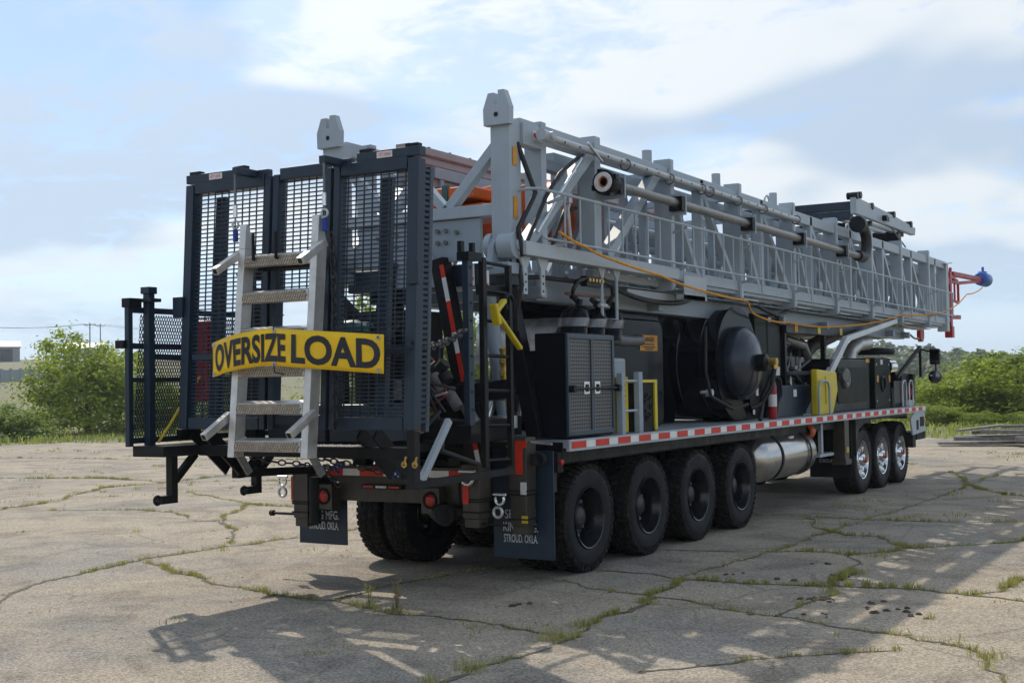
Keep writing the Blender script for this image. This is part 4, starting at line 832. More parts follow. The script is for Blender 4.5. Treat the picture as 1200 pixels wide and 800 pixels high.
# hydraulic cylinder and pipes inside the legs
b = MB(); b.cyl((.75,-.75,1.35), (.62,-.85,2.75), .07, 16); part('lift_cylinder', b, 'mast_grey_dark', T, 40)
b = MB(); b.cyl((.56,-.95,1.3), (.66,-.6,2.0), .05, 14); b.cyl((.66,-.6,2.0), (.72,-.45,2.35), .035, 14); part('lift_cylinder', b, 'alu_bright', T, 40)
for k in range(4): x = .84+.015*k; b = MB(); b.lathe([(-.06,.045),(-.05,.05),(0,.035),(.05,.05),(.06,.045)], (.86,-.95,1.72+k*.12), 'Z', 12); part('fitting', b, 'brass', T, 40)
b = MB(); b.lathe([(1.40,.001),(1.41,.12),(1.52,.12),(1.53,.001)], (.82,-.9,0), 'Z', 18); part('filter_can', b, 'galv', T, 40)
b = MB(); b.box(.83,.93,-1.42,-1.36,1.98,2.08); b.cyl((.86,-1.40,2.08),(.90,-1.40,2.20),.022,8); part('hand_valve', b, 'galv', T, bevel=.006)
for pts in ([(1.05,-1.0,3.0),(1.10,-1.02,2.7),(1.02,-1.0,2.45),(.96,-.9,2.3)], [(.5,-1.2,1.5),(.3,-1.5,1.35),(-.1,-1.6,1.42),(-.5,-1.4,1.4)], [(.2,-1.0,2.2),(.35,-1.25,1.9),(.1,-1.4,1.6),(.4,-1.2,1.35)], [(-.2,-1.1,2.4),(-.4,-1.3,2.0),(-.15,-1.35,1.7)], [(1.06,-1.0,4.0),(1.16,-.85,3.55),(1.12,-1.1,3.2),(1.14,-1.06,2.95)]):
    b = MB(); b.tube(rope_pts(pts, 0, 6), .024, 8); part('hose', b, 'hose', T, 60)
# machinery behind the gate
b = MB(); b.box(-1.02,-.80,-2.42,-2.24,1.62,2.70); b.box(-.97,-.85,-2.40,-2.26,1.34,1.62); cs = part('console_stand', b, 'black_dull', T, bevel=.015)
b = MB(); b.lathe([(2.78,.001),(2.78,.14),(2.83,.16),(2.90,.10),(2.91,.001)], (-.91,-2.33,0), 'Z', 20); b.cyl((-.91,-2.33,2.70),(-.91,-2.33,3.02),.02,8); part('console_cap', b, 'black_dull', cs, 40)
b = MB(); b.box(-.95,-.35,-.85,-.15,1.3,2.55); b.box(-.88,-.42,-.9,-.86,1.5,2.4); part('control_cabinet', b, 'black', T, bevel=.015)
b = MB(); b.cyl((-.62,-.6,2.55),(-.62,-.6,3.0),.05,12); b.box(-.85,-.38,-.72,-.5,2.62,2.72); b.cyl((-.62,-.6,3.0),(-.58,-.6,3.2),.02,8); part('swivel_post', b, 'black_dull', T, 40)
b = MB(); b.box(-.3,.35,-.7,.2,1.3,1.7); b.cyl((-.3,-.35,1.66),(.5,-.35,1.66),.2,20); part('winch_drum', b, 'black_dull', T, 40)
b = MB(); b.lathe([(-.16,.07),(-.14,.09),(.02,.10),(.06,.075),(.16,.07),(.18,.04)], (.0,-2.05,2.30), 'X', 16); b.box(-.10,.02,-2.13,-1.97,2.2,2.3); part('hydraulic_motor', b, 'pump_green', T, 40)
for y in (-2.62,-2.10): b = MB(); b.box(-1.36,-1.22,y,y+.14,1.70,2.42); part('red_panel', b, 'red', T, bevel=.02)
b = MB(); b.box(-.45,.55,-1.9,-1.7,2.02,2.16); b.box(-.4,-.3,-1.85,-1.75,1.3,2.05); b.box(.4,.5,-1.85,-1.75,1.3,2.05); part('manifold_frame', b, 'black', T, bevel=.008)
for k, (x, z) in enumerate(((.62,1.9),(.78,1.75),(.95,1.62))): b = MB(); b.cyl((x,-1.75,z), (x+.1,-1.75,z-.14), .05, 12); part('valve_body', b, 'cast', T, 40)
for pts in ([(.7,-1.9,2.05),(.82,-1.95,1.95),(.86,-1.9,1.72),(.70,-1.85,1.66)],): b = MB(); b.tube(rope_pts(pts, 0, 6), .010, 8); part('red_hose', b, 'red', T, 60)
b = MB(); b.bar((-.62,-1.5,2.62), (-.18,-1.5,2.22), .12, .1, (0,1,0)); part('diagonal_beam', b, 'black', T, bevel=.008)
random.seed(15)
for k in range(9): x = rnd(.55,1.1); z = rnd(1.5,2.0); b = MB(); b.tube(rope_pts([(x,-2.3,z),(x+rnd(-.2,.2),-2.45,z+rnd(-.3,.2)),(x+rnd(-.3,.3),-2.2,z+rnd(-.35,.1))],0,5), rnd(.012,.022), 7); part('hose', b, random.choice(['hose','hose','cable','hose']), T, 60)
for k in range(8): x = rnd(.5,1.15); z = rnd(1.4,2.0); b = MB(); b.cyl((x,-2.25,z),(x+rnd(-.08,.08),-2.25,z+rnd(.06,.16)),rnd(.03,.06),10); part('valve_body', b, random.choice(['cast','galv','black_dull','brass']), T, 40)
b = MB(); b.box(-.55,.9,-1.6,-.9,1.30,1.5); part('hydraulic_block', b, 'black_dull', T, bevel=.01)

# ------------------------------------------------------------------ equipment on the deck
# tool cabinet with perforated doors
b = MB(); b.box(.92,1.25,-.50,.46,1.30,2.28); cab = part('tool_cabinet', b, 'black_gloss', T, bevel=.008)
b = MB()
for y0, y1 in ((-.50,-.46),(-.03,.01),(.42,.46)): b.box(1.25,1.275,y0,y1,1.32,2.27)
b.box(1.25,1.276,-.46,.42,2.225,2.27); b.box(1.25,1.276,-.46,.42,1.32,1.36); part('door_frame', b, 'navy_light', cab, bevel=.003)
for y0, y1 in ((-.46,-.03),(.01,.42)):
    b = MB(); b.box(1.25,1.262,y0,y1,1.36,2.225); dr = part('door', b, 'perforated', cab)
    yc = y1-.09 if y0 < -.1 else y0+.09
    b = MB(); b.box(1.262,1.272,yc-.055,yc+.055,1.70,1.82); part('latch', b, 'alu_bright', dr, bevel=.004)
    b = MB(); b.box(1.272,1.276,yc-.03,yc+.03,1.725,1.795); part('latch_recess', b, 'black_dull', dr)
b = MB(); b.cyl((1.31,-.46,1.755),(1.31,.50,1.755),.012,10); b.cyl((1.27,-.46,1.755),(1.33,-.46,1.755),.035,10); b.cyl((1.27,.48,1.755),(1.33,.48,1.755),.035,10); part('lock_bar', b, 'black', cab, 40)
b = MB(); b.box(.90,.92,-.44,-.3,1.5,1.62); part('hinge', b, 'black', cab)
# three air cleaners
def lean_(b): b.v = [(x, y + (z - 2.25)*.42, z) for x, y, z in b.v]; return b
for k, (y, lean) in enumerate(((.02,.0),(.40,.02),(.78,.04))):
    b = MB(); b.lathe([(2.22,.15),(2.30,.155),(2.31,.15),(2.44,.145),(2.50,.12),(2.54,.07),(2.55,.001)], (1.00, y+.05, .02), 'Z', 22); ac = part('air_cleaner', lean_(b), 'black_gloss', T, 40)
    b = MB(); b.lathe([(2.335,.154),(2.34,.158),(2.42,.155),(2.425,.15)], (1.00, y+.05, .02), 'Z', 22); part('band', lean_(b), 'steel_pipe', ac, 40)
    b = MB(); b.cyl((1.02,y+.05,2.56),(1.02,y+.05,2.63),.035,10); b.cyl((1.02,y+.05,2.60),(.9,y+.15,2.66),.028,10); part('cap', lean_(b), 'black', ac, 40)
b = MB(); b.box(1.00,1.05,-.05,.85,2.665,2.69); part('hose_rail', b, 'rail_rust', T)
b = MB(); b.box(1.05,1.12,.20,.55,2.76,2.86); vb = part('valve_bank', b, 'black', T)
for y in (.24,.31,.38,.45,.52): b = MB(); b.cyl((1.12,y,2.82),(1.14,y,2.82),.02,8); part('fitting', b, 'brass', vb); 
for pts in ([(1.1,.2,2.83),(1.1,0.05,2.80),(1.08,0.0,2.72),(1.02,.06,2.64)],[(1.1,.55,2.83),(1.1,.78,2.80),(1.08,.85,2.7),(1.02,.83,2.6)],[(1.05,.2,2.8),(.9,-.4,2.82),(.8,-1.0,2.78)]): b = MB(); b.tube(rope_pts(pts,0,6),.022,8); part('hose', b, 'hose', T, 60)
# muffler behind the cabinet
b = MB(); b.lathe([(-.75,.001),(-.75,.26),(.40,.26),(.42,.24),(.42,.001)], (.0,1.35,2.33), 'X', 30); part('muffler', b, 'galv', T, 40)
b = MB(); b.tube([(.62,-.2,2.2),(.66,-.2,1.8),(.60,-.25,1.5)], .06, 12); part('exhaust_pipe', b, 'alu_bright', T, 50)
# grey posts with yellow plate, yellow framed cooler
b = MB(); b.box(1.26,1.32,.53,.60,1.286,1.90); b.box(1.26,1.32,.92,1.01,1.286,1.91); gp = part('guard_post', b, 'mast_grey_dark', T, bevel=.004)
for z in (1.52,1.82): b = MB(); b.cyl((1.29,.60,z),(1.29,.92,z),.012,8); part('guard_bar', b, 'mast_pale', gp)
b = MB(); b.box(1.20,1.225,.60,.86,1.30,1.86); yp = part('slotted_plate', b, 'yellow', T, bevel=.003)
for k in range(4): b = MB(); b.box(1.225,1.229,.66,.79,1.60+k*.055,1.625+k*.055); part('slot', b, 'letter_black', yp)
b = MB(); b.box(1.0,1.18,1.20,1.60,1.288,1.80); cf = part('oil_cooler', b, 'black_dull', T, bevel=.006)
b = MB(); b.box(1.18,1.20,1.56,1.62,1.30,1.83); b.box(1.0,1.20,1.2,1.56,1.80,1.83); part('cooler_frame', b, 'yellow', cf)
for k in range(7):
    t = 2*PI*k/7; b = MB(); b.torus((1.185,1.40+math.cos(t)*.08,1.55+math.sin(t)*.12),.03,.008,'X',10,6); part('vent_ring', b, 'black', cf, 50)
b = MB(); b.box(.78,1.02,.95,1.25,1.75,2.06); part('junction_box', b, 'mast_grey_dark', T, bevel=.03)
# drawworks: big black drum housing with domed end
def rbox(x0,x1,y0,y1,z0,z1,r=.12,n=5):
    P = []
    for cy_, cz_, a0 in ((y1-r,z1-r,0),(y0+r,z1-r,PI/2),(y0+r,z0+r,PI),(y1-r,z0+r,1.5*PI)):
        for k in range(n+1): a = a0 + PI/2*k/n; P.append((cy_+math.cos(a)*r, cz_+math.sin(a)*r))
    return MB().prism(P, 'X', x0, x1)
dw = rbox(-.62,.60,1.15,3.05,1.29,2.62,.18); dwo = part('drawworks_housing', dw, 'black_gloss', T, 40, bevel=.02)
b = MB(); b.lathe([(-.3,.001),(-.3,.66),(.30,.68),(.42,.695),(.46,.70),(.47,.685),(.72,.685),(.73,.70),(.76,.70),(.77,.685),(.985,.69),(.985,.46)], (0,4.5,2.02), 'X', 64); part('drum_cover', b, 'drum_gloss', dwo, 30)
b = rbox(-.5,.35,3.1,4.0,1.29,2.3,.1); part('drum_base', b, 'black', dwo, 40)
b = MB(); b.lathe([(.98,.72),(1.0,.72),(1.0,.46)], (0,4.5,2.02), 'X', 56); part('drum_flange', b, 'black_gloss', dwo, 35)
b = MB(); b.lathe([(.98,.47),(1.10,.465),(1.13,.45),(1.20,.36),(1.245,.24),(1.265,.12),(1.27,.06),(1.27,.001)], (0,4.5,2.02), 'X', 56); part('brake_dome', b, 'dome', dwo, 50)
b = MB(); b.lathe([(1.25,.11),(1.38,.11),(1.39,.08),(1.40,.001)], (0,4.5,2.02), 'X', 18)
for k in range(8): t = 2*PI*k/8; b.cyl((1.28,4.55+math.cos(t)*.09,2.02+math.sin(t)*.09),(1.36,4.55+math.cos(t)*.09,2.02+math.sin(t)*.09),.022,6)
ru = part('rotary_union', b, 'black', dwo, 40); b = MB(); b.cyl((1.40,4.55,2.03),(1.50,4.55,2.03),.05,12); b.cyl((1.47,4.55,2.05),(1.47,4.55,1.94),.04,12); part('brass_elbow', b, 'brass', dwo, 40)
b = rbox(.60,.70,1.4,2.9,1.29,2.52,.15); part('side_guard', b, 'black_gloss', dwo, 40, bevel=.02)
b = MB(); b.lathe([(.2,.5),(.45,.5),(.52,.44),(.52,.001)], (0,2.45,2.22), 'X', 36); part('hood', b, 'black_gloss', dwo, 40)
b = MB(); b.tube(rope_pts([(.62,1.2,2.3),(.70,1.5,2.3),(.68,2.3,2.28)],.02,6), .07, 14); part('braided_hose', b, 'cable', dwo, 60)
for pts in ([(1.05,3.35,2.45),(1.06,3.30,1.9),(1.08,3.4,1.62),(1.12,4.0,1.45),(1.12,4.5,1.50)],[(1.45,4.6,1.95),(1.42,4.55,1.7),(1.3,4.5,1.5),(1.2,4.4,1.45)],[(1.40,4.75,1.95),(1.25,4.7,1.6),(1.28,4.5,1.3)]): b = MB(); b.tube(rope_pts(pts,0,8),.020 if pts[0][1]<3.5 else .03,8); part('hose', b, 'hose', dwo, 60)
b = MB(); b.cyl((.98,3.5,1.66),(1.06,3.5,1.66),.045,12); b.cyl((1.0,3.3,1.67),(1.0,3.45,1.67),.02,8); part('valve_fitting', b, 'galv', dwo, 40)
b = MB(); b.box(.702,.708,2.25,2.72,2.16,2.34); dg_ = part('danger_sign', b, 'label_orange', dwo); text_part('DANGER', (.711,2.485,2.29), (0,1,0), (0,0,1), .055, .30, 'letter_black', dg_, .02)
for z, w in ((2.235,.30),(2.205,.34),(2.18,.22)): b = MB(); b.box(.708,.7095,2.485-w/2,2.485+w/2,z-.007,z+.007); part('print', b, 'letter_black', dwo)
b = MB(); b.box(.602,.608,2.93,3.02,1.95,2.17); part('warning_label', b, 'label_white', dwo)
b = MB(); b.box(.608,.611,2.95,3.0,1.97,2.04); b.box(.608,.611,2.95,3.0,2.08,2.13); part('print', b, 'label_red', dwo)
b = MB(); b.box(.4,.9,4.75,5.35,1.29,1.75); b.lathe([(.95,.30),(1.0,.30),(1.0,.001)],(0.05,5.05,1.62),'X',30); part('gear_case', b, 'green_black', dwo, 40)
for bx_ in ((1.05,1.058,4.98,5.06,1.60,1.72),(1.05,1.058,4.86,4.92,1.36,1.42),(1.05,1.058,5.12,5.18,1.36,1.42)): b = MB(); b.box(*bx_); part('small_label', b, 'label_white', dwo)
# green cabinet
b = MB(); b.box(-.5,.86,5.50,6.52,1.29,2.70); gc = part('radiator_cabinet', b, 'green_black', T, bevel=.012)
for bx_ in ((.86,.863,6.02,6.14,2.60,2.66),(.86,.863,6.25,6.45,1.86,1.98)): b = MB(); b.box(*bx_); part('warning_label', b, 'label_white', gc)
b = MB(); b.box(.866,.870,5.98,6.0,1.29,2.69); part('door_seam', b, 'black_dull', gc)
# engine bay between cabinet and radiator
ef = MB()
for y in (6.62,8.42): ef.box(.83,.90,y-.035,y+.035,1.29,2.60)
ef.box(.80,.92,6.6,10.2,2.46,2.60); ef.box(.83,.90,6.6,8.4,1.86,1.92); ef.bar((.86,7.0,1.9),(.86,8.3,1.35),.05,.06); ef.box(-.8,.8,6.6,10.2,2.50,2.56)
part('engine_frame', ef, 'black', T, bevel=.006)
b = MB(); b.box(-.35,.45,6.7,8.6,1.45,2.2); b.box(.45,.62,7.0,8.3,1.95,2.2); b.cyl((.5,6.9,2.28),(.5,8.4,2.28),.08,14); eng = part('engine', b, 'chassis', T, bevel=.02)
for k in range(6): y = 7.05+k*.22; b = MB(); b.box(.62,.68,y,y+.16,1.98,2.14); part('cylinder_head', b, 'cast', eng, bevel=.01)
b = MB(); b.tube([(.6,7.4,2.4),(.75,7.8,2.3),(.7,8.3,2.0),(.72,8.6,1.8)], .075, 14); part('exhaust_elbow', b, 'steel_pipe', eng, 50)
b = MB(); b.cyl((.72,6.95,2.05),(.72,6.95,2.32),.075,14); part('oil_filter', b, 'pump_green', eng, 40)
b = MB(); b.cyl((.74,7.25,1.55),(.74,7.25,1.85),.06,14); part('fuel_filter', b, 'alu_bright', eng, 40)
random.seed(5)
for k in range(14):
    y = rnd(6.8,8.3); z = rnd(1.5,2.4); b = MB(); b.tube(rope_pts([(.6,y,z),(.78,y+rnd(-.3,.3),z+rnd(-.25,.2)),(.66,y+rnd(-.5,.5),z+rnd(-.4,.3))],0,5), rnd(.014,.03), 7); part('hose', b, random.choice(['hose','hose','cable','cast']), eng, 60)
for k in range(10): y = rnd(6.75,8.3); z = rnd(1.45,2.35); b = MB(); b.box(.62,.72,y,y+rnd(.05,.14),z,z+rnd(.05,.14)); part('bracket', b, random.choice(['cast','black_dull','galv','brass']), eng, bevel=.006)
b = MB(); b.prism([(5.75,1.288),(7.6,1.288),(7.2,1.72),(6.0,1.72)], 'X', .88, 1.05); part('fender_hood', b, 'navy', T, bevel=.01)
b = MB(); b.box(1.052,1.056,6.45,6.58,1.56,1.66); part('warning_label', b, 'label_white', T)
for y, m_ in ((6.95,'label_orange'),(8.0,'yellow'),(9.1,'yellow')): b = MB(); b.box(.921,.925,y,y+.14,2.48,2.59); part('sign_plate', b, m_, T)
# radiator block with recessed panel
b = MB(); b.box(-1.0,1.08,8.05,10.15,1.29,2.10); rad = part('radiator', b, 'black', T, bevel=.015)
b = rbox(1.08,1.095,8.35,9.95,1.42,1.98,.10); part('access_panel', b, 'green_black', rad, 40, bevel=.006)
b = MB(); b.torus((1.10,8.75,1.80),.11,.05,'X',20,10); b.cyl((.9,8.55,1.84),(1.2,8.45,1.84),.08,14); part('air_intake', b, 'cast', rad, 50)
b = MB(); b.box(-.9,1.14,10.25,11.2,1.29,2.13); fp = part('front_cabinet', b, 'green_black', T, bevel=.012)
for y, z in ((10.35,1.78),(11.08,1.78)): b = MB(); b.box(1.14,1.15,y,y+.08,z-.05,z+.06); part('amber_lamp', b, 'amber', fp)
b = MB(); b.torus((1.145,10.72,1.70),.12,.02,'X',20,8); part('round_badge', b, 'black', fp, 50)
for y in (10.35,11.1):
    for z in (1.42,2.02): b = MB(); b.cyl((1.14,y,z),(1.146,y,z),.02,8); part('bolt', b, 'galv', fp)
b = MB(); b.box(1.14,1.145,10.60,10.72,2.02,2.10); part('label_plate', b, 'label_white', fp)
b = MB(); b.box(1.08,1.085,9.95,10.15,2.05,2.11); part('amber_plate', b, 'amber', rad)
# exhaust stack, rain cap, chrome air cleaner at the front
b = MB(); b.tube([(.2,9.2,2.1),(.35,9.5,2.35),(.55,9.9,2.5),(.6,10.1,2.62)],.11,16); part('exhaust_pipe', b, 'cast', T, 50)
b = MB(); b.tube([(.6,10.6,2.0),(.6,10.7,2.25),(.65,11.0,2.38),(.7,11.4,2.40)],.12,16); part('intake_pipe', b, 'alu', T, 50)
b = MB(); b.lathe([(2.20,.001),(2.20,.30),(2.25,.33),(2.30,.30),(2.33,.001)],(.75,11.75,0),'Z',28); part('rain_cap', b, 'black_dull', T, 40)
b = MB(); b.lathe([(-.2,.001),(-.2,.17),(.2,.17),(.24,.13),(.24,.001)],(.95,11.6,1.98),'Y',24); part('chrome_canister', b, 'chrome', T, 40)
# cab front: low console with rails, mirrors
b = MB(); b.box(-1.1,1.15,11.25,12.5,1.29,1.62); b.box(-1.1,1.22,12.42,12.55,1.29,1.86); b.box(.6,1.15,11.9,12.5,1.62,1.84); part('front_console', b, 'black', T, bevel=.01)
for y in (11.35,11.78): b = MB(); b.box(1.15,1.16,y,y+.36,1.36,1.74); part('mesh_panel', b, 'perforated', T)
b = MB(); b.tube(rope_pts([(1.26,11.95,1.30),(1.26,11.95,1.66),(1.26,12.03,1.74),(1.26,12.14,1.74),(1.26,12.2,1.66),(1.26,12.2,1.30)],0,3),.016,8); part('grab_rail', b, 'galv', T, 60)
b = MB(); b.tube(rope_pts([(1.26,11.5,1.30),(1.26,11.5,1.66),(1.26,11.58,1.74),(1.26,11.7,1.74),(1.26,11.76,1.66),(1.26,11.76,1.30)],0,3),.016,8); part('grab_rail', b, 'galv', T, 60)
b = MB(); b.tube(rope_pts([(1.2,12.1,1.7),(1.24,12.15,1.55),(1.22,12.1,1.4)],0,5),.02,8); part('red_hose', b, 'red', T, 60)
b = MB(); b.box(1.14,1.26,11.9,12.3,1.288,1.40); part('step_box', b, 'mast_pale', T, bevel=.006)
b = MB(); b.bar((1.28,11.1,1.80),(1.28,12.72,2.34),.05,.05); b.bar((1.28,12.72,2.36),(1.28,12.72,1.80),.045,.045); b.bar((1.28,12.72,2.30),(1.55,12.72,2.22),.03,.03); b.bar((1.55,12.72,2.30),(1.55,12.72,1.72),.025,.025); ma = part('mirror_arm', b, 'black', T)
b = MB(); b.box(1.45,1.63,12.66,12.74,2.02,2.30); part('mirror_head', b, 'black', ma, bevel=.02); b = MB(); b.box(1.47,1.61,12.652,12.66,2.05,2.27); part('mirror_glass', b, 'glass_mirror', ma)
b = MB(); b.lathe([(-.06,.11),(.0,.12),(.07,.09),(.1,.02)],(1.54,12.70,1.80),'Y',20); part('mirror_head', b, 'black', ma, 40); b = MB(); b.lathe([(-.075,.001),(-.072,.06),(-.06,.10)],(1.54,12.70,1.80),'Y',20); part('mirror_glass', b, 'glass_mirror', ma, 40)
# yellow guard box with hoop rail
b = MB(); b.prism([(6.85,1.288),(7.55,1.288),(7.80,1.62),(7.76,1.90),(6.85,1.94)], 'X', 1.17, 1.27); yb = part('yellow_guard', b, 'yellow', T, bevel=.02)
b = MB(); b.prism([(7.2,1.45),(7.52,1.45),(7.72,1.62),(7.68,1.80),(7.2,1.84)], 'X', 1.272, 1.282); part('guard_panel', b, 'yellow', yb, bevel=.006)
b = MB(); b.tube(rope_pts([(1.32,6.74,1.288),(1.32,6.74,1.66),(1.32,6.80,1.74),(1.32,6.90,1.77),(1.32,7.10,1.77),(1.32,7.18,1.74),(1.32,7.23,1.66),(1.32,7.23,1.288)],0,3),.017,8); part('hoop_rail', b, 'mast_grey_dark', T, 60)
# pale bent struts that carry the mast over the engine
for s in (1, -1):
    b = MB(); b.bar((s*1.08,7.0,1.29),(s*1.08,8.90,2.42),.09,.11); b.bar((s*1.08,8.86,2.41),(s*1.0,12.15,2.80),.09,.09); b.box(s*1.08-.09,s*1.08+.09,6.85,7.15,1.287,1.31); part('mast_strut', b, 'strut_pale', T, bevel=.02)

# ------------------------------------------------------------------ the mast
mast = empty('mast', (0,0,0), T); mast['label'] = 'long grey steel lattice mast lying flat above the deck'
def mz(y, z): return z - .0075*(y + 1)
def beam(nm, x0, x1, y0, y1, z0, z1, mt='mast_grey', bv=.006):
    mb = MB(); vs = []
    for y in (y0, y1):
        for x, z in ((x0,z0),(x1,z0),(x1,z1),(x0,z1)): vs.append((x, y, mz(y, z)))
    mb.add(vs, [(0,1,2,3),(7,6,5,4),(0,4,5,1),(1,5,6,2),(2,6,7,3),(3,7,4,0)]); return part(nm, mb, mt, mast, bevel=bv)
def mbar(nm, p, q, w, d, mt='mast_grey', up=(1,0,0), bv=.004): mb = MB(); mb.bar((p[0],p[1],mz(p[1],p[2])),(q[0],q[1],mz(q[1],q[2])),w,d,up); return part(nm, mb, mt, mast, bevel=bv)
WIDE = [2.35, 4.46, 6.52, 8.50, 10.43, 12.33, 14.35]; NARROW = [3.28, 5.30, 7.35, 9.30, 11.20, 13.10, 14.95]
m_wide = None
for s in (1, -1):
    def sx(a, b): return (min(s*a, s*b), max(s*a, s*b))
    # main chords
    beam('top_chord', *sx(.93,1.07), -.95, 15.9, 4.09, 4.235); beam('bottom_chord', *sx(.95,1.06), -1.0, 15.9, 2.975, 3.10); beam('walkway_beam', *sx(1.075,1.19), -1.08, 2.30, 2.965, 3.09, 'mast_pale')
    beam('middle_chord', *sx(.80,.92), -.4, 15.8, 3.88, 3.98, 'mast_grey_dark'); beam('inner_chord', *sx(.62,.78), -.2, 13.6, 2.62, 2.84, 'mast_grey_dark')
    beam('inner_top_chord', *sx(.66,.78), .2, 15.9, 4.0, 4.12, 'mast_grey_dark'); beam('toe_board', *sx(1.03,1.04), 2.4, 15.6, 2.93, 2.97, 'mast_grey_dark', 0)
    beam('channel', *sx(.84,.93), .7, 15.8, 2.90, 2.97, 'mast_pale', 0)
    # rear post with forked head
    beam('rear_post', *sx(.87,1.07), -1.15, -.95, 2.95, 4.2)
    P = [(-.135,4.14),(.135,4.14),(.14,4.30),(.085,4.455),(.02,4.455),(.02,4.33),(-.02,4.33),(-.02,4.435),(-.085,4.435),(-.14,4.29)]
    mb = MB(); mb.prism([(s*.965+x, z) for x, z in P], 'Y', -1.20, -1.12); fh = part('fork_head', mb, 'mast_grey', mast, bevel=.005)
    mb = MB(); mb.cyl((s*.965,-1.204,4.235),(s*.965,-1.19,4.235),.022,14); part('pin_hole', mb, 'black_dull', mast)
    beam('rear_stub', *sx(.98,1.10), -.95, -.60, 3.99, 4.19); 
    for y, w in ((-.55,.10),(.55,.13)): beam('post', *sx(.90,1.085), y-w/2, y+w/2, 2.98, 4.30 if y > 0 else 4.26)
    # big braces of the first bays
    mbar('brace', (s*1.03,-.85,3.08), (s*1.03,.42,4.10), .10, .13); mbar('brace', (s*1.03,.75,3.10), (s*1.03,2.05,4.15), .10, .13)
    mbar('brace', (s*.80,-.35,3.02), (s*.80,.5,3.9), .08, .08, 'mast_grey_dark')
    for y in WIDE:
        dz = -.0075*(y+1); link('wide_post', m_wide or None, mast) if False else None
        mb = MB(); mb.box(*sx(.89,1.09), y-.045, y+.045, 2.85+dz, 4.335+dz); part('wide_post', mb, 'mast_grey', mast, bevel=.005)
        mb = MB(); mb.box(*sx(1.09,1.098), y-.03, y+.045, 2.86+dz, 4.33+dz); part('post_lit_side', mb, 'mast_pale', mast)  # lighter side of the post, its light painted as a thin paler sheet
        beam('gusset', *sx(1.0,1.13), y-.02, y+.50, 2.86, 2.875, 'mast_pale', 0)
    for y in NARROW:
        dz = -.0075*(y+1); mb = MB(); mb.box(*sx(.95,1.07), y-.045, y+.045, 3.0+dz, 4.225+dz); part('narrow_post', mb, 'mast_grey', mast, bevel=.004)
    ys = sorted(WIDE + NARROW)
    for a, b_ in zip(ys[:-1], ys[1:]): mbar('brace', (s*1.02,a+.05,4.08), (s*1.02,b_-.08,3.02), .075, .085)
    beam('end_post', *sx(.90,1.10), 15.75, 15.95, 2.83, 4.19); mbar('end_flange', (s*1.11,15.55,4.17), (s*1.11,16.0,4.22), .02, .12)
    # inner (upper) section trusses
    yy = .35
    while yy < 15.6:
        beam('inner_post', *sx(.67,.75), yy-.035, yy+.035, 2.84, 4.0, 'mast_grey_dark', 0); mbar('inner_brace', (s*.71,yy+.04,2.9), (s*.71,yy+.98,3.98), .055, .055, 'mast_grey_dark', bv=0); yy += 1.02
for y in [-.3] + WIDE[:-1] + [13.4]:
    beam('cross_member', -.93, .93, y-.05, y+.05, 2.63, 2.74, 'mast_grey_dark')
    if y > 0: beam('cross_member', -.93, .93, y-.04, y+.04, 4.12, 4.2, 'mast_grey_dark')
for y in (3.4, 5.5, 7.4, 9.4, 11.3, 13.3): beam('cross_brace', -.62, .62, y-.04, y+.04, 2.66, 2.74, 'mast_grey_dark', 0); mbar('cross_brace', (-.62,y-1.0,2.70), (.62,y,2.70), .06, .06, 'mast_grey_dark', (0,0,1), 0)
beam('belly_plate', -.62, .62, .5, 2.9, 2.78, 2.80, 'mast_grey_dark', 0); beam('belly_plate', -.62, .62, 9.5, 12.5, 2.64, 2.66, 'mast_grey_dark', 0); beam('belly_plate', .62, .95, .9, 15.0, 2.845, 2.855, 'mast_grey_dark', 0)
for s in (1, -1):
    yy = .86
    while yy < 15.4: mbar('inner_brace', (s*.71,yy,3.96), (s*.71,yy+.44,2.92), .05, .05, 'mast_grey_dark', bv=0); beam('inner_post', min(s*.67,s*.75), max(s*.67,s*.75), yy-.03, yy+.03, 2.84, 4.0, 'mast_grey_dark', 0); yy += 1.02
for x, z in ((-.42,3.02),(-.22,3.02),(0,3.02),(.22,3.02),(.42,3.02),(-.3,3.62),(.1,3.62),(.35,3.62)): mb = MB(); mb.cyl((x,1.6,mz(1.6,z)),(x,15.2,mz(15.2,z)),.075,10); part('inner_tube', mb, 'mast_grey_dark', mast, 50)
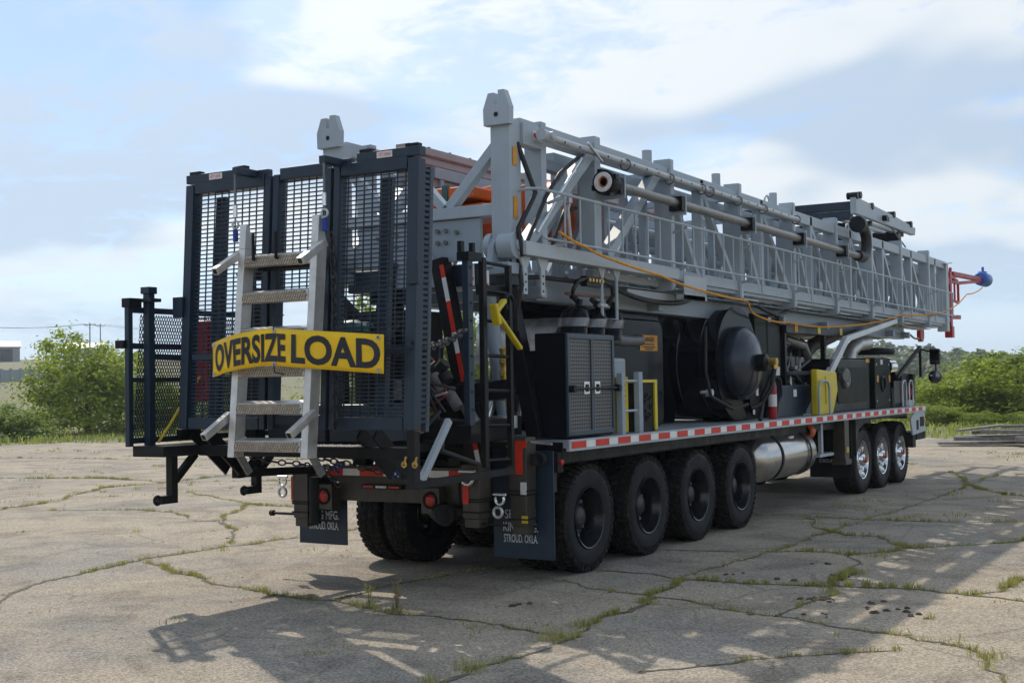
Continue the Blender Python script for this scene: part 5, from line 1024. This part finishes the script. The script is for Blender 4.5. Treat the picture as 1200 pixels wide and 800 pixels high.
# rear cross beams, plates, diagonal struts, hinge
beam('rear_beam', -.87, .87, -1.12, -.98, 3.34, 3.45); mb = MB(); mb.box(.12,.70,-1.08,-1.03,2.95,3.335); mb.box(-.70,-.12,-1.08,-1.03,2.95,3.335); part('rear_plate', mb, 'mast_grey_dark', mast, bevel=.005)
for s in (1,-1):
    mbar('rear_strut', (s*.36,-1.05,3.45), (s*.88,-1.05,3.98), .09, .10, up=(0,1,0)); mbar('rear_strut', (s*.30,-1.05,3.45), (s*.05,-1.05,3.72), .08, .10, up=(0,1,0))
    mb = MB(); mb.prism([(s*.10,2.72),(s*.36,2.72),(s*.10,3.15)], 'Y', -1.12, -1.085); part('gusset_plate', mb, 'mast_grey_dark', mast)
    for x, z in ((.24,3.24),(.33,3.24),(.24,3.13),(.33,3.13),(.45,3.22)): mb = MB(); mb.cyl((s*x,-1.09,z),(s*x,-1.11,z),.022,8); part('bolt', mb, 'cast', mast)
    mb = MB(); mb.lathe([(.76,.001),(.76,.06),(.80,.065),(.80,.12),(.86,.12),(.86,.07),(.94,.07),(.94,.125),(1.10,.125),(1.10,.05),(1.125,.05),(1.125,.001)] if s > 0 else [(-a, r) for a, r in [(.76,.001),(.80,.12),(.86,.12),(.86,.07),(.94,.07),(.94,.125),(1.10,.125),(1.12,.001)]], (0,-1.08,3.06), 'X', 26); part('hinge_pin', mb, 'mast_grey', mast, 35)
    mb = MB(); mb.prism([(-1.25,2.86),(-.92,2.86),(-.96,3.06),(-1.02,3.14),(-1.14,3.14),(-1.2,3.06)], 'X', s*.86 - .0, s*.86 + s*.06); mb.prism([(-1.22,2.8),(-.9,2.8),(-.9,2.90),(-1.22,2.90)], 'X', s*.80, s*1.08); part('hinge_bracket', mb, 'mast_grey_dark', mast)
for z0, z1 in ((3.30,3.50),(3.78,3.95)): mb = MB(); mb.box(1.074,1.078,-1.10,-1.03,z0,z1); part('yellow_decal', mb, 'label_orange', mast)
mb = MB(); mb.box(1.101,1.104,-.78,-.62,4.05,4.14); part('warning_label', mb, 'label_white', mast); mb = MB(); mb.box(1.104,1.106,-.77,-.63,4.08,4.12); part('print', mb, 'label_red', mast)
# hanger lugs and hoop under the walkway beam
for y in (-.98,-.66):
    mb = MB(); mb.prism([(y-.10,2.96),(y+.10,2.96),(y+.035,2.86),(y+.035,2.62),(y-.035,2.62),(y-.035,2.86)], 'X', 1.10, 1.118); hl = part('hanger_lug', mb, 'mast_pale', mast)
    for z in (2.66,2.73,2.80): mb = MB(); mb.cyl((1.118,y,z),(1.121,y,z),.012,8); part('lug_hole', mb, 'black_dull', mast)
mb = MB(); mb.tube([(1.12,.52,2.98),(1.12,.52,2.45),(1.12,.85,2.45),(1.12,.85,2.98)],.018,8); mb.prism([(.42,2.97),(.62,2.97),(.54,2.86),(.50,2.86)],'X',1.11,1.13); mb.prism([(.75,2.97),(.95,2.97),(.87,2.86),(.83,2.86)],'X',1.11,1.13); mb.cyl((1.12,.46,2.58),(1.12,.62,2.58),.02,8); part('hanger_hoop', mb, 'mast_pale', mast)
mb = MB(); mb.box(1.10,1.20,2.4,3.0,2.73,2.78); mb.box(1.19,1.20,2.4,3.05,2.73,3.0); mb.prism([(1.4,2.80),(2.62,2.80),(2.62,2.66),(1.4,2.72)],'X',.96,.98); part('cable_tray', mb, 'mast_pale', mast)
# handrail with pickets on the right side
XR = 1.27
mb = MB(); mb.tube([(1.06,-1.0,3.565),(1.22,-1.0,3.565),(XR,-.97,3.565)] + [(XR, y, mz(y,3.57)) for y in (0,4,8,12,15.6)], .0145, 8); part('handrail', mb, 'mast_grey', mast, 60)
mb = MB(); mb.tube([(XR, y, mz(y,3.125)) for y in (-.9,0,4,8,12,15.7)], .0125, 8); part('handrail', mb, 'mast_grey', mast, 60)
m_pick = MB().cyl((0,0,0),(0,0,.44),.010,6).mesh('picket', 'mast_grey', 60)
y = -.50; k = 0
while y < 15.6: link('picket', m_pick, mast, (XR, y, mz(y,3.127))); y += .302; k += 1
for y in [-.5] + WIDE: mbar('rail_bracket', (1.09,y,3.08), (XR,y,3.11), .03, .03, 'mast_pale', (0,0,1), 0); mbar('rail_bracket', (1.09,y,3.50), (XR,y,3.55), .025, .025, 'mast_pale', (0,0,1), 0); 
# drilled rod and steel pipe along the right side
mb = MB(); mb.cyl((1.2,-.62,mz(-.6,4.085)),(1.2,6.35,mz(6.3,4.06)),.034,14); rod = part('drilled_rod', mb, 'rod_grey', mast, 40)
mb = MB(); mb.cyl((1.2,-.80,4.09),(1.2,-.60,4.085),.055,14); mb.cyl((1.12,-.70,4.09),(1.28,-.70,4.09),.035,14); part('rod_clevis', mb, 'mast_pale', mast, 40)
for k in range(22): y = -.4+k*.3; mb = MB(); mb.cyl((1.2+.032,y,mz(y,4.075)),(1.2+.0355,y,mz(y,4.075)),.012,8); part('rod_hole', mb, 'black_dull', mast)
for y in (.95,2.05,2.95,3.2,4.1,5.0,6.3): mb = MB(); mb.torus((1.2,y,mz(y,4.06)),.058,.010,'Y',18,6); part('ring_guide', mb, 'cable', mast, 60)
mbar('clamp_handle', (1.24,.05,4.14), (1.24,.35,4.0), .02, .02, 'galv')
mb = MB(); mb.cyl((1.27,.52,mz(.5,3.79)),(1.27,9.05,mz(9,3.78)),.05,18); part('steel_pipe', mb, 'steel_pipe', mast, 40)
mb = MB(); mb.lathe([(.30,.05),(.30,.12),(.33,.13),(.38,.13),(.40,.105),(.50,.105),(.51,.085),(.55,.085)],(1.27,0,3.78),'Y',20)
for k in range(4): t = 2*PI*k/4+.4; mb.box(1.27+math.cos(t)*.12-.025,1.27+math.cos(t)*.12+.025,.31,.38,3.78+math.sin(t)*.12-.025,3.78+math.sin(t)*.12+.025)
part('hammer_union', mb, 'black', mast, 40); mb = MB(); mb.lathe([(.295,.10),(.285,.095),(.285,.058),(.30,.05)],(1.27,0,3.78),'Y',20); part('seal_ring', mb, 'label_white', mast, 40)
mb = MB(); mb.lathe([(.292,.055),(.30,.04),(.33,.035)],(1.27,0,3.78),'Y',16); part('thread_end', mb, 'copper', mast, 40)
for y in (.60,2.12,4.28,6.24,8.2): dz = -.0075*(y+1); mb = MB(); mb.box(1.19,1.35,y-.08,y,3.70+dz,3.86+dz); part('pipe_clamp', mb, 'black', mast, bevel=.006); mb = MB(); mb.box(1.07,1.36,y,y+.02,3.66+dz,3.90+dz); part('clamp_plate', mb, 'mast_grey', mast)
mb = MB(); mb.tube([(1.27,9.0,3.705),(1.27,9.25,3.70),(1.27,9.42,3.76),(1.27,9.50,3.90),(1.27,9.48,4.05),(1.27,9.35,4.16),(1.27,9.15,4.20)],.085,14); part('rotary_hose', mb, 'hose', mast, 60)
mb = MB(); mb.cyl((1.27,9.12,4.20),(1.27,9.0,4.20),.13,16); mb.cyl((1.27,9.2,4.2),(1.27,9.16,4.2),.12,16); part('hose_coupling', mb, 'black', mast, 40)
for y in (1.95,3.95,6.0): mb = MB(); mb.cyl((.98,y,4.2),(.98,y,4.36),.055,12); part('lug_stub', mb, 'mast_grey', mast, 40)
for y in (5.7,9.4): mb = MB(); mb.torus((1.0,y,mz(y,4.25)),.09,.014,'X',18,6); part('lifting_ring', mb, 'mast_pale', mast, 60)
# pinkish guide rails on the far side
for z0, z1 in ((3.88,3.99),(4.0,4.09),(4.10,4.19),(4.20,4.29)): beam('guide_rail', -.88, -.70, -.2, 6.0, z0+.03, z1+.03, 'rail_pink', .008)
for z in (3.995+.03,4.095+.03,4.195+.03): beam('rail_joint', -.69, -.68, -.2, 6.0, z-.012, z+.012, 'rail_rust', 0)
for k in range(12): mb = MB(); y = .2+k*.4; mb.cyl((-.74,y,mz(y,4.32)),(-.74,y,mz(y,4.335)),.02,6); part('bolt', mb, 'black_dull', mast)
# hydraulic lines up the first bay
for pts, m_, r in (([(1.09,-.9,3.1),(1.10,-.55,3.55),(1.11,-.3,3.8),(1.12,.15,4.05)],'hose',.02),([(1.10,-.72,3.2),(1.12,-.3,3.62),(1.14,.1,4.0)],'alu_bright',.016),([(1.0,.1,3.2),(1.03,-.0,3.5),(1.02,.12,3.7)],'galv',.02),([(.95,-.2,3.1),(.97,.05,3.5),(.96,.3,3.55)],'hose',.02)): mb = MB(); mb.tube(rope_pts(pts,0,4),r,8); part('hydraulic_line', mb, m_, mast, 60)
mb = MB(); mb.box(.98,1.06,.0,.16,3.66,3.76); mb.cyl((1.02,.04,3.56),(1.02,.04,3.66),.04,10); part('hydraulic_valve', mb, 'galv', mast, bevel=.006)
for pts in ([(.9,.9,2.9),(1.0,1.5,2.72),(1.0,2.6,2.70),(.9,3.4,2.82)],[(.9,5.2,2.86),(1.0,6.0,2.68),(.9,6.9,2.84)],[(.6,2,2.7),(.4,5,2.55),(.6,8,2.56)]): mb = MB(); mb.tube(rope_pts(pts,.02,6),.028,8); part('cable_loop', mb, 'hose', mast, 60)
# racking board folded on top
mb = MB(); mb.box(-1.05,.86,10.12,10.30,4.58,4.72); mb.box(-1.05,.84,10.10,10.28,4.42,4.56); rb = part('racking_board', mb, 'navy', mast, bevel=.008)
mb = MB(); mb.prism([(10.05,4.78),(10.05,4.50),(13.9,4.48),(13.95,4.62),(12.5,4.70)], 'X', .86, .96); part('board_rail', mb, 'mast_grey', mast, bevel=.008)
mb = MB(); mb.prism([(10.05,4.78),(10.05,4.50),(13.9,4.48),(13.95,4.62),(12.5,4.70)], 'X', -1.14, -1.04); part('board_rail', mb, 'mast_grey', mast, bevel=.008)
for x in (.25,.5,.72,-.2,-.6): mb = MB(); mb.bar((x,10.2,4.50),(x+.02,13.7,4.50),.09,.05); part('board_finger', mb, 'mast_pale', mast)
for bx_ in ((-.9,.86,11.2,11.35,4.42,4.50),(-.9,.86,13.3,13.45,4.42,4.52),(.5,.9,12.9,13.1,4.30,4.45)): mb = MB(); mb.box(*bx_); part('board_beam', mb, 'black', mast)
for y, z in ((11.0,4.72),(12.4,4.72),(13.6,4.66),(10.3,4.83),(10.1,4.80)): mb = MB(); mb.cyl((.80,y,z),(.98,y,z),.06,10); part('pivot_pin', mb, 'black', mast, 40)
mb = MB(); mb.box(.99,1.01,11.6,11.9,4.54,4.62); mb.cyl((.96,11.65,4.58),(1.04,11.65,4.58),.05,10); part('latch_arm', mb, 'black', mast)
for x in (.3,.7): mb = MB(); mb.cyl((x,13.0,4.20),(x,13.0,4.36),.06,10); part('board_foot', mb, 'galv', mast)
mb = MB(); mb.cyl((.97,12.2,4.45),(.95,13.2,4.2),.014,6); part('stay_cable', mb, 'cable', mast)
# red crown frame with long arms and blue beacon at the tip
red = MB(); X8 = .80
red.box(.72,.84,17.3,17.45,2.80,4.02); red.box(-.84,-.72,17.3,17.45,2.80,4.02); red.box(-.72,.72,17.32,17.43,3.9,4.0); red.box(-.72,.72,17.32,17.43,2.86,2.96)
for s in (1,-1):
    red.box(s*.78-.05,s*.78+.05,15.9,17.3,3.75,3.88); red.box(s*.78-.05,s*.78+.05,15.9,17.3,2.95,3.05); red.bar((s*.78,17.2,3.05),(s*.78,17.6,4.12),.06,.06)
    red.box(s*.78-.03,s*.78+.03,17.45,18.4,3.80,3.86); red.bar((s*.78,17.45,3.45),(s*.78,18.3,3.40),.05,.05); red.bar((s*.78,18.3,3.38),(s*.78,18.3,3.84),.05,.05); red.bar((s*.78,17.95,3.42),(s*.78,17.95,3.84),.04,.04)
    red.lathe([(-.04,.001),(-.04,.16),(.04,.16),(.04,.001)],(s*.6,15.6,2.66),'X',18); red.bar((s*.78,17.4,3.96),(s*.78,18.2,3.86),.07,.07)
red.box(.70,.86,17.28,17.48,2.62,2.86); red.bar((.78,17.4,3.06),(.82,18.2,3.08),.06,.09); red.box(.5,.84,15.95,16.1,2.9,3.9)
cr = part('crown_frame', red, 'red', mast, bevel=.008)
mb = MB(); mb.bar((.78,17.7,4.0),(.8,20.65,4.05),.10,.10); mb.bar((.78,18.4,3.84),(.8,20.5,4.0),.07,.07); part('crown_arm', mb, 'red', cr, bevel=.01)
mb = MB(); mb.lathe([(-.34,.001),(-.34,.14),(-.30,.165),(.26,.165),(.28,.15),(.28,.001)],(.8,20.95,4.07),'Y',20); mb.cyl((.8,20.9,4.22),(.8,20.9,4.36),.03,8); mb.box(.72,.88,20.78,20.98,4.18,4.25); part('beacon', mb, 'blue', cr, 40)
mb = MB(); mb.lathe([(.26,.16),(.30,.155),(.31,.001)],(.8,20.95,4.07),'Y',20); part('beacon_rim', mb, 'galv', cr, 40)
mb = MB(); mb.tube(rope_pts([(.95,12.3,2.75),(.8,14,2.60),(.6,15.5,2.58)],.04,6),.02,8); part('slack_cable', mb, 'cable', mast, 60)

# ------------------------------------------------------------------ things carried by the truck
# travelling block hanging in the mast
tb_ = thing('travelling_block', 'orange travelling block lying inside the rear end of the mast', 'pulley block', (0,.4,3.1))
b = MB(); b.cyl((.35,.75,3.62),(.62,.75,3.62),.30,24); b.cyl((-.35,.75,3.62),(.35,.75,3.62),.24,24); part('sheave', b, 'orange', tb_, 40)
for x in (-.40,.40): b = MB(); b.prism([(-.2,3.38),(.9,3.28),(1.15,3.5),(1.15,3.85),(.9,3.97),(-.1,3.75)], 'X', x-.03, x+.03); part('cheek_plate', b, 'orange', tb_, bevel=.01)
b = MB(); b.box(-.34,.34,-.45,.2,3.45,3.58); b.box(-.28,.28,-.55,-.1,3.62,3.74); b.cyl((-.5,-.15,3.6),(.5,-.15,3.6),.06,14); part('bail', b, 'orange', tb_, bevel=.02)
b = MB(); b.box(-.06,0,-.57,-.52,3.50,3.76); part('green_strap', b, 'pump_green', tb_)
b = MB(); b.box(.55,.62,.2,.3,3.12,3.75); b.box(.5,.60,.95,1.02,3.15,3.70); part('side_bar', b, 'orange', tb_, bevel=.006)

# aluminium boarding ladder on the gate
lad_y = lambda z: -3.30 + .085*(z - 1.30)
lad_x = lambda x, z: x + .075 + .008*(z - 1.3)
L = thing('boarding_ladder', 'aluminium boarding ladder with serrated treads hung on the mesh gate', 'ladder', (0,-3.25,1.25))
for x in (-.375, .385):
    b = MB(); zs = [1.26, 2.98, 3.15 if x < 0 else 3.17]; w = .034
    for (z0, y1a), (z1, y1b) in (((1.26,.155),(2.95,.155)),):
        vs = [(lad_x(x+sx_,z), lad_y(z)+yy, z) for z in (z0,z1) for sx_, yy in ((-w,0),(w,0),(w,.12),(-w,.12))]; b.add(vs, [(0,1,2,3),(7,6,5,4),(0,4,5,1),(1,5,6,2),(2,6,7,3),(3,7,4,0)])
    z0, z1 = 2.95, zs[2]; vs = [(lad_x(x+sx_,z), lad_y(z)+yy, z) for z, dp in ((z0,.12),(z1,.03)) for sx_, yy in ((-w,0),(w,0),(w,dp),(-w,dp))]; b.add(vs, [(0,1,2,3),(7,6,5,4),(0,4,5,1),(1,5,6,2),(2,6,7,3),(3,7,4,0)])
    part('stile', b, 'alu', L, bevel=.004)
    b = MB(); b.bar((lad_x(x,1.30),lad_y(1.3)+.05,1.34),(lad_x(x,1.1)+.03,lad_y(1.2)+.20,1.12),.03,.06); part('ladder_foot', b, 'cast', L, bevel=.004)
for k in range(6):
    z = 1.36 + k*.297; y0 = lad_y(z); xa, xb = lad_x(-.335,z), lad_x(.345,z)
    b = MB(); b.prism([(y0+.005,z+.035),(y0+.09,z+.055),(y0+.12,z+.05),(y0+.12,z-.02),(y0+.05,z-.055),(y0+.002,z-.05)], 'X', xa, xb); st = part('step', b, 'alu', L, bevel=.003)
    b = MB(); nn = 26
    for r_ in range(3):
        for i in range(nn):
            xx = xa + (xb-xa)*(i + .5 + .5*(r_ % 2))/(nn+1); zz_ = z + .018 - r_*.028; b.bar((xx-.010,y0-.004,zz_-.010),(xx+.010,y0-.010,zz_+.010),.012,.010,(0,1,0))
    part('serration', b, 'serrated', st, kind='stuff')
for x, z in ((-.40,2.92),(.42,2.95),(-.42,1.60),(.40,1.62)):
    b = MB(); p = Vector((lad_x(x,z)+(.03 if x > 0 else -.03),lad_y(z)+.05,z)); q = p + Vector((0,-.30,-.17)); b.bar(p,q,.055,.06); so = part('standoff', b, 'alu', L, bevel=.004)
    b = MB(); d = (q-p).normalized(); b.bar(q - d*.001, q + d*.002, .038, .042); part('open_end', b, 'black_dull', so)
for x in (-.22, .02): b = MB(); z = 2.90; b.tube([(lad_x(x,z),lad_y(z)-.03,z+.16),(lad_x(x,z),lad_y(z)-.03,z-.05),(lad_x(x,z),lad_y(z)+.16,z-.07)],.014,8); part('hook', b, 'black', L, 50)
b = MB(); z = 2.80; b.bar((lad_x(-.3,z),lad_y(z)+.15,z),(lad_x(.34,z),lad_y(z)+.15,z),.05,.06); part('hook_bar', b, 'black', L)

# OVERSIZE LOAD banner wrapped round the ladder
bp_ = [(-.52,-3.265),(-.45,-3.29),(-.36,-3.325),(-.28,-3.345),(-.1,-3.352),(.2,-3.352),(.48,-3.352),(.56,-3.345),(.8,-3.27),(1.05,-3.17),(1.13,-3.15)]
cum = [0]
for a, b2 in zip(bp_[:-1], bp_[1:]): cum.append(cum[-1] + math.dist(a, b2))
BL = cum[-1]
def ban(s_, t):                                       # s_ along the banner in metres, t from 0 (bottom) to 1
    s_ = max(0, min(BL, s_)); i = max(k for k in range(len(cum)-1) if cum[k] <= s_ + 1e-9); f = (s_-cum[i])/(cum[i+1]-cum[i]); x = bp_[i][0]+(bp_[i+1][0]-bp_[i][0])*f; y = bp_[i][1]+(bp_[i+1][1]-bp_[i][1])*f
    u = s_/BL; top = 2.185 + .095*math.sin(min(1,u*2.1)*PI/2) - .13*max(0,u-.42); bot = 1.905 + .085*math.sin(min(1,u*2.1)*PI/2) - .145*max(0,u-.42); rip = .006*math.sin(u*19) + .004*math.sin(u*43 + t*3)
    return Vector((x, y + rip, bot + (top-bot)*t))
bn = thing('oversize_banner', 'yellow vinyl banner reading OVERSIZE LOAD tied across the ladder', 'banner', (.2,-3.36,1.9))
b = MB(); NU, NV = 60, 6
for i in range(NU+1):
    for k in range(NV+1): b.v.append(tuple(ban(BL*i/NU, k/NV)))
for i in range(NU):
    for k in range(NV): b.f.append((i*(NV+1)+k,(i+1)*(NV+1)+k,(i+1)*(NV+1)+k+1,i*(NV+1)+k+1))
sheet = part('sheet', b, 'banner', bn, 80); so_ = sheet.modifiers.new('thickness','SOLIDIFY'); so_.thickness = .002
mb = text_mb('OVERSIZE', 1.0, .50, 0.0, .035); mb.v = [(x - .235, y, z) for x, y, z in mb.v]; m2 = text_mb('LOAD', 1.0, .45, 0.0, .035); mb.add([(x + .275, y, z) for x, y, z in m2.v], m2.f); bm = bmesh.new(); vv = [bm.verts.new(p) for p in mb.v]
for f in mb.f:
    try: bm.faces.new([vv[i] for i in f])
    except ValueError: pass
for i in range(1, 44): g = bm.verts[:] + bm.edges[:] + bm.faces[:]; bmesh.ops.bisect_plane(bm, geom=g, plane_co=(-.5 + i/44, 0, 0), plane_no=(1,0,0))
bmesh.ops.triangulate(bm, faces=bm.faces[:]); b = MB(); bm.verts.index_update()
for v in bm.verts:
    s_ = BL*(.5 + v.co.x*.97); t = .49 + v.co.y*.78; p = ban(s_, t); p2 = ban(s_+.01, t); tx = (p2-p).normalized(); nrm = Vector((tx.y, -tx.x, 0)); nrm = nrm if nrm.y < 0 else -nrm; b.v.append(tuple(p + nrm*.0045))
b.f = [tuple(v.index for v in f.verts) for f in bm.faces]; bm.free(); part('lettering', b, 'letter_black', bn)
for s_, t in ((.03,.93),(.03,.07),(BL-.04,.92),(BL-.04,.08),(.75,.95),(.75,.05)): p = ban(s_, t); b = MB(); b.torus((p.x,p.y-.006,p.z),.014,.005,'Y',12,6); part('grommet', b, 'galv', bn, 50)
for s_, t, d in ((.75,.97,.09),(.75,.03,-.06),(BL-.04,.92,.0)): p = ban(s_, t); b = MB(); b.tube([(p.x,p.y-.01,p.z),(p.x-.02,p.y+.02,p.z+d),(p.x+.03,p.y+.08,p.z+d*1.3)],.006,6); part('tie', b, 'hose', bn, 50)

# chains, hooks, slings, shackles
def chain(pts, label, r=.008, ll=.07, w=.022): return solo('chain', chain_mb(pts, ll, r, w), 'cable_dark', label, 'chain', 'chains hung on the rear platform')
chain(rope_pts([(.60,-3.10,3.02),(.59,-3.06,2.3),(.56,-3.04,1.5)],0,2), 'dark chain hanging down the front of the right gate panel')
chain(rope_pts([(1.26,-3.0,2.12),(1.12,-2.0,2.27)],.06,8), 'dark chain slung from the gate post to the perforated post', .010, .085, .028)
chain(rope_pts([(-.25,-2.6,1.30),(.2,-2.4,1.16),(.55,-2.2,1.07),(.70,-2.0,.95)],.02,3), 'chain with blue hook drooping right of the ladder towards the bumper')
chain(rope_pts([(-1.0,-2.5,1.26),(-.6,-2.1,1.13),(-.5,-1.6,1.10),(-.95,-1.35,1.05),(-.75,-1.33,.86)],.03,3), 'chain looped below the ladder foot at the left end of the bumper')
for p, lab in (((.55,-2.22,1.07),'blue chain hook at the bumper below the right gate bracket'),((-.55,-1.62,1.06),'blue chain hook near the left end of the striped bumper')):
    b = MB(); b.torus(p,.035,.014,'Y',12,8,PI*1.5); b.cyl((p[0]+.03,p[1],p[2]),(p[0]+.06,p[1],p[2]+.06),.02,8); solo('chain_hook', b, 'strap_blue', lab, 'hook', 'blue chain hooks', 50)
for x, z0, z1, lab in ((-.40,3.58,3.22,'wire sling with hook holding the left top of the ladder'),(.54,3.58,3.24,'wire sling with hook on the right gate panel')):
    y = -3.11; t = thing('wire_sling', lab, 'sling', (x,y,z1-.1), 'slings holding the ladder')
    b = MB(); b.cyl((x,y,z0),(x,y,z1),.010,8); part('wire', b, 'cable', t); b = MB(); b.torus((x,y,z1-.06),.032,.010,'Y',14,6); part('hook', b, 'galv', t, 50)
    b = MB(); b.cyl((x,y,z1-.10),(x,y,z1-.20),.022,10); part('latch', b, 'strap_blue', t, 50); b = MB(); b.cyl((x,y,z1+.10),(x,y,z1),.018,8); part('ferrule', b, 'alu_bright', t, 50)
def shackle(p, s_, label, mt='galv'):
    t = thing('shackle', label, 'shackle', (p[0],p[1],p[2]-.1), 'bow shackles on the rear frame'); b = MB(); b.torus((p[0],p[1],p[2]-.03*s_),.048*s_,.014*s_,'Y',16,8,PI*1.35,PI*.825); part('bow', b, mt, t, 50)
    b = MB(); b.cyl((p[0]-.07*s_,p[1],p[2]+.02*s_),(p[0]+.07*s_,p[1],p[2]+.02*s_),.014*s_,10); part('pin', b, mt, t, 50)
shackle((.74,-1.42,1.02),1.2,'large galvanised bow shackle on the middle jack','alu_bright'); shackle((1.0,-1.30,.82),.9,'galvanised shackle hanging left of the right rear jack','alu_bright'); shackle((-1.40,-1.42,.93),.9,'galvanised shackle at the left end of the rear bumper','alu_bright')
for p, lab in (((.98,-1.30,.68),'steel ring hanging under the shackle by the right rear jack'),((-1.40,-1.42,.80),'steel ring hanging from the left bumper shackle')): b = MB(); b.torus(p,.045,.014,'Y',16,8); solo('steel_ring', b, 'galv', lab, 'ring', 'steel rings under shackles', 50)
for x, lab in ((1.19,'brass snap hook left of the short post under the gate'),(1.29,'brass snap hook beside the pale diagonal brace')): b = MB(); b.torus((x,-2.99,1.21),.020,.007,'Y',12,6); b.cyl((x,-2.99,1.21),(x+.02,-2.99,1.27),.010,6); solo('snap_hook', b, 'brass', lab, 'hook', 'brass snap hooks', 50)
# yellow wrench hung on the black ladder
t = thing('yellow_wrench', 'long yellow wrench hung on the black ladder behind the gate', 'wrench', (1.18,-1.5,2.1))
b = MB(); b.bar((1.18,-1.62,2.44),(1.18,-1.20,2.12),.035,.055,(1,0,0)); b.bar((1.18,-1.64,2.50),(1.18,-1.58,2.32),.045,.08,(1,0,0)); b.bar((1.18,-1.60,2.44),(1.18,-1.46,2.54),.04,.06,(1,0,0)); part('handle', b, 'yellow', t, bevel=.012)
b = MB(); b.torus((1.18,-1.38,2.52),.07,.018,'X',14,8,PI*1.2,.3); part('jaw', b, 'black', t, 50)
# fire extinguisher beside the drawworks
t = thing('fire_extinguisher', 'red fire extinguisher standing beside the domed black drum', 'fire extinguisher', (1.12,5.35,1.287))
b = MB(); b.lathe([(1.287,.001),(1.287,.05),(1.31,.057),(1.72,.057),(1.78,.04),(1.81,.025),(1.83,.001)],(1.14,5.35,0),'Z',20); part('cylinder', b, 'red', t, 40)
b = MB(); b.cyl((1.14,5.35,1.82),(1.14,5.35,1.88),.025,10); b.bar((1.14,5.33,1.88),(1.14,5.48,1.92),.025,.015); b.bar((1.14,5.33,1.86),(1.14,5.46,1.85),.025,.012); part('valve', b, 'black_dull', t); b = MB(); b.tube(rope_pts([(1.14,5.40,1.86),(1.2,5.52,1.80),(1.2,5.55,1.6),(1.16,5.44,1.45)],0,5),.014,8); part('hose', b, 'hose', t, 60)
b = MB(); b.lathe([(1.45,.058),(1.46,.059),(1.60,.059),(1.61,.058)],(1.14,5.35,0),'Z',20); part('paper_label', b, 'label_white', t, 40)
# ropes
b = MB(); b.tube(rope_pts([(1.33,-.72,3.19),(1.33,-.2,3.09),(1.33,.3,3.02),(1.32,1.5,2.93),(1.28,2.6,2.84),(1.16,4.45,2.80),(1.10,4.8,2.66)],.01,5), .0135, 8); b.tube(rope_pts([(1.10,4.8,2.66),(1.0,6.5,2.60),(1.05,9.0,2.62),(1.15,12.0,2.90),(1.1,15.8,3.12),(.9,18.6,3.60),(.82,20.7,3.86)],.04,6), .0125, 8); solo('orange_rope', b, 'rope_orange', 'orange rope strung along the side of the mast to its tip', 'rope', None, 60)
b = MB(); b.tube(rope_pts([(-1.40,-3.02,1.36),(-1.36,-2.75,1.72),(-1.30,-2.62,1.92),(-1.28,-2.55,2.02)],.01,5), .013, 8); solo('yellow_rope', b, 'rope_yellow', 'yellow rope tied diagonally beside the mesh side panel', 'rope', None, 60)
b = MB(); b.tube(rope_pts([(.92,-1.05,1.9),(.98,-1.1,1.55),(1.0,-1.08,1.38)],.0,4), .016, 8); solo('yellow_strap', b, 'rope_yellow', 'short yellow strap hanging behind the black ladder', 'strap', None, 60)
